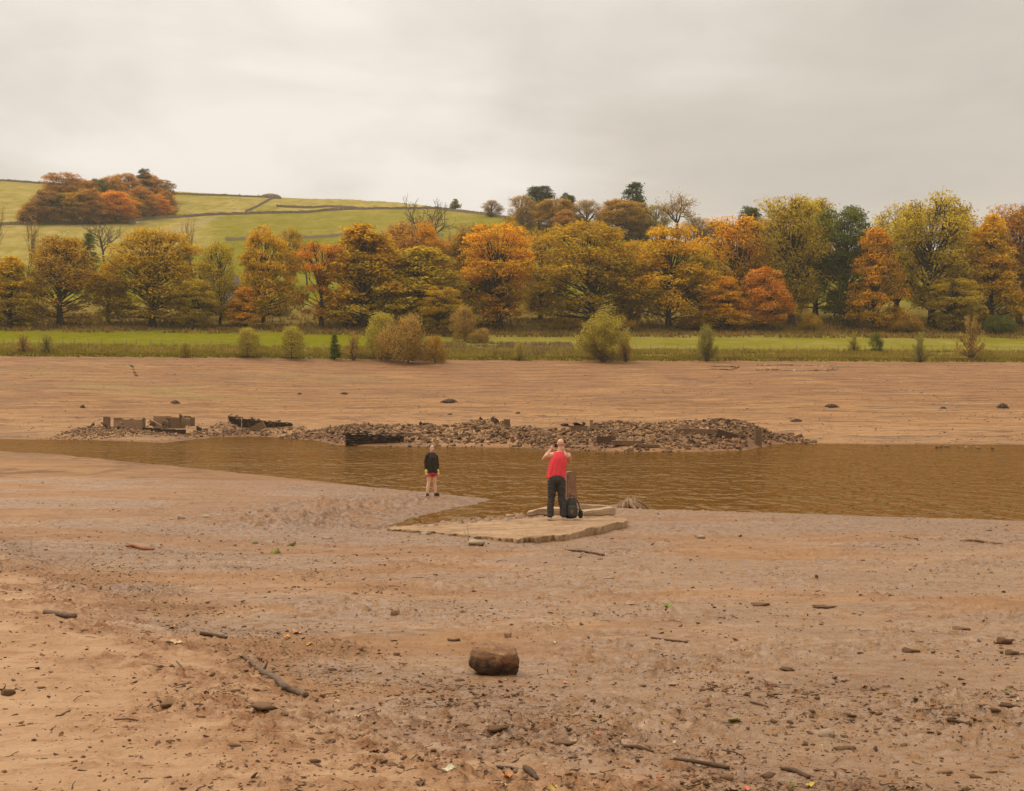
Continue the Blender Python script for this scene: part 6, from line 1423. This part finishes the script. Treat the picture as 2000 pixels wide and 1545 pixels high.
for a in [(1305, 1186, 18, (.20, .24, .02, 1), 'green leaf right of the middle of the mud'), (1432, 1409, 26, (.22, .30, .07, 1), 'green leaf on a dark twig at lower right'), (990, 1519, 24, (.55, .20, .03, 1), 'orange leaf at the bottom beside the stick'), (878, 1503, 26, (.55, .52, .36, 1), 'pale whitish leaf at the bottom left of the stick'),
          (658, 1258, 12, (.22, .20, .02, 1), 'olive leaf in the dark clods above the branch'), (560, 1246, 18, (.60, .24, .05, 1), 'orange leaf right of the short dark stick'), (605, 1262, 16, (.62, .30, .05, 1), 'bright orange leaf below the reddish ones'), (580, 1238, 22, (.50, .22, .09, 1), 'reddish leaf above the orange ones'),
          (344, 1256, 26, (.55, .38, .22, 1), 'pale tan leaf left of the short dark stick'), (333, 1227, 20, (.50, .28, .15, 1), 'tan curled leaf above the pale tan one'), (986, 1328, 8, (.50, .45, .05, 1), 'yellow leaf touching the foot of the log'), (1822, 1379, 10, (.60, .12, .04, 1), 'red leaf in the wet mud on the right'),
          (1460, 1543, 16, (.60, .16, .08, 1), 'red leaf at the bottom edge'), (1030, 1335, 12, (.30, .12, .05, 1), 'brown leaf right of the foot of the log'), (908, 1337, 14, (.34, .13, .05, 1), 'brown curled leaf left below the log'), (922, 1341, 12, (.20, .19, .03, 1), 'dull green leaf left below the log'),
          (1105, 1335, 12, (.55, .25, .15, 1), 'pink tan leaf right of the log'), (1225, 1500, 14, (.45, .22, .10, 1), 'tan leaf right of the bottom bark piece'), (838, 1352, 12, (.62, .50, .36, 1), 'pale leaf between branch and log'), (1480, 1330, 6, (.55, .2, .05, 1), 'tiny orange leaf left of the brown smooth stone')]: leaf_one(*a)

# ------------------------------------------------------------------ crumbs, twigs and leaf litter too many to count
def near_points(n, seed, ylo=4.3, yhi=42, cluster=0):
    r = np.random.default_rng(seed)
    if cluster:
        m_ = n // cluster; y = np.exp(r.uniform(math.log(ylo), math.log(yhi), m_)); u = r.uniform(-.56, .56, m_); x = u * y
        x = np.repeat(x, cluster); y = np.repeat(y, cluster); a = y * .010 * r.gamma(1.2, 1.0, len(x)) * np.repeat(r.uniform(.5, 2.6, m_), cluster); t = r.uniform(0, 6.28, len(x)); x = x + np.cos(t) * a * 1.5 - np.sin(t) * a * .2; y = y + np.sin(t) * a * 1.6 - np.cos(t) * a * .45
    else:
        y = np.exp(r.uniform(math.log(ylo), math.log(yhi), n)); x = r.uniform(-.56, .56, n) * y
    return x, y, r
def keep_mud(x, y, r, dens):
    h, sd, s = H0(x, y); sand, wet, clay = zones(x, y)
    d = dens(x, y, sand, wet, clay, sd); k = (sd > .15) & (r.uniform(0, 1, len(x)) < d)
    fx, fy = f3[:, 0], f3[:, 1]; on = (x > fx[0]) & (x < fx[-1]) & (y > np.interp(x, fx, fy)) & (y < np.interp(x, b3[:, 0], b3[:, 1]))
    return k & ~on
def dmain(x, y, sand, wet, clay, sd): return debris_density(x, y, sand, clay)
def crumbs(name, label, n, seed, smin, smax, pw, mat, arrs, dens, cluster=0, tilt=.3, st=None, far=.028):
    x, y, r = near_points(n, seed, cluster=cluster); k = keep_mud(x, y, r, dens); x, y = x[k], y[k]; S = smin * (smax / smin) ** (r.uniform(0, 1, len(x)) ** pw) * (1 + far * np.maximum(y - 6, 0)); z = H(x, y)
    stt = np.stack([r.uniform(.9, 2.0, len(x)), r.uniform(.6, 1.1, len(x)), r.uniform(.5, 1.1, len(x))], 1) if st is None else st(r, len(x))
    me = scatter_mesh(name, np.stack([x, y, z + S * .06], 1), S, tilt, r, arrs, stt); me.materials.append(mat); return tag(link(name, me), label, 'debris', kind='stuff')
crumbs('mud_crumbs', 'dark crumbs of mud strewn over the flat', 52000, 601, .006, .030, 2.0, M['clod'], ARR, dmain, 22, .35)
crumbs('mud_lumps', 'larger crumbly lumps of mud', 13000, 602, .014, .050, 2.2, M['clod'], CARR[:4], dmain, 9, .25)
crumbs('fine_crumbs', 'fine grit over the mud', 11000, 603, .006, .020, 1.6, M['clod'], [ARR[0], ARR[2]], lambda x, y, a, w, c, sd: np.clip(.3 + dmain(x, y, a, w, c, sd), 0, 1))
TW = [(np.array([(-.5, -.03, 0), (-.5, .03, 0), (-.5, 0, .05), (.05, .02, .03), (.05, .08, .03), (.05, .05, .08), (.5, -.02, 0), (.5, .02, 0), (.5, 0, .03)]), np.array([(0, 3, 1), (1, 3, 4), (1, 4, 2), (2, 4, 5), (2, 5, 0), (0, 5, 3), (3, 6, 4), (4, 6, 7), (4, 7, 5), (5, 7, 8), (5, 8, 3), (3, 8, 6), (0, 1, 2), (6, 8, 7)]))]
crumbs('twig_litter', 'thin twigs scattered over the mud', 2600, 604, .03, .14, 2.2, M['stick_dark'], TW, lambda x, y, a, w, c, sd: np.clip(.15 + dmain(x, y, a, w, c, sd), 0, 1), 0, .12, lambda r, n: np.stack([np.ones(n), r.uniform(.5, 1.2, n), r.uniform(.5, 1.2, n)], 1))
crumbs('pebble_litter', 'small pale pebbles and shell bits on the mud', 700, 605, .008, .030, 2.0, M['pale_stone'], [ARR[0], ARR[3]], lambda x, y, a, w, c, sd: np.full(len(x), .6))
LA = []
for m_ in LEAFM[:3]:
    bm = bmesh.new(); bm.from_mesh(m_); bmesh.ops.triangulate(bm, faces=bm.faces); bm.verts.index_update(); LA.append((np.array([v.co[:] for v in bm.verts]), np.array([[v.index for v in f.verts] for f in bm.faces]))); bm.free()
def litter_material():
    t = NT('leaf_litter'); r_ = t.n('ShaderNodeNewGeometry').outputs['Random Per Island']; x = t.n('ShaderNodeValToRGB'); t.set(x.inputs[0], r_); e = x.color_ramp.elements; x.color_ramp.interpolation = 'CONSTANT'
    e[0].position = 0; e[0].color = (.12, .058, .028, 1); e[1].position = .35; e[1].color = (.22, .105, .045, 1)
    for p_, c_ in ((.60, (.32, .15, .06, 1)), (.72, (.36, .24, .12, 1)), (.82, (.46, .34, .20, 1)), (.90, (.34, .12, .06, 1)), (.95, (.20, .18, .04, 1)), (.98, (.46, .32, .06, 1))): q = e.new(p_); q.color = c_
    t.bsdf(x.outputs[0], .6, None, .3); return t.m
M['litter'] = litter_material()
crumbs('leaf_litter', 'fallen leaves scattered over the mud', 1400, 606, .022, .052, 1.2, M['litter'], LA, lambda x, y, a, w, c, sd: np.clip(.12 + .8 * dmain(x, y, a, w, c, sd), 0, 1), 0, .3, lambda r, n: np.ones((n, 3)))
# sparse weed along the hollow at the left
crumbs('green_weed', 'green weed along the hollow below the spit', 900, 607, .05, .16, 1.5, simple('weed', (.13, .11, .02, 1), (.22, .18, .04, 1), 5, .8, .3), CARR[:2], lambda x, y, a, w, c, sd: np.exp(-((y - (22.5 + (-x) * .35)) / 1.6) ** 2) * (x < -4) * .8, 0, .3)
# ------------------------------------------------------------------ autumn haze in the valley
hb_ = MB(); hb_.box((0, 700, 90), (5600, 2000, 200)); ho = hb_.build('haze', None); tag(ho, 'thin pale autumn haze over the valley', 'haze', kind='stuff')
hm2 = bpy.data.materials.new('haze'); hm2.use_nodes = True; hn = hm2.node_tree; hn.nodes.clear()
ho_ = hn.nodes.new('ShaderNodeOutputMaterial'); pv_ = hn.nodes.new('ShaderNodeVolumePrincipled'); pv_.inputs['Color'].default_value = (.96, .90, .80, 1); pv_.inputs['Density'].default_value = 0.00016; pv_.inputs['Anisotropy'].default_value = 0.2
hn.links.new(pv_.outputs[0], ho_.inputs['Volume']); ho.data.materials.append(hm2)
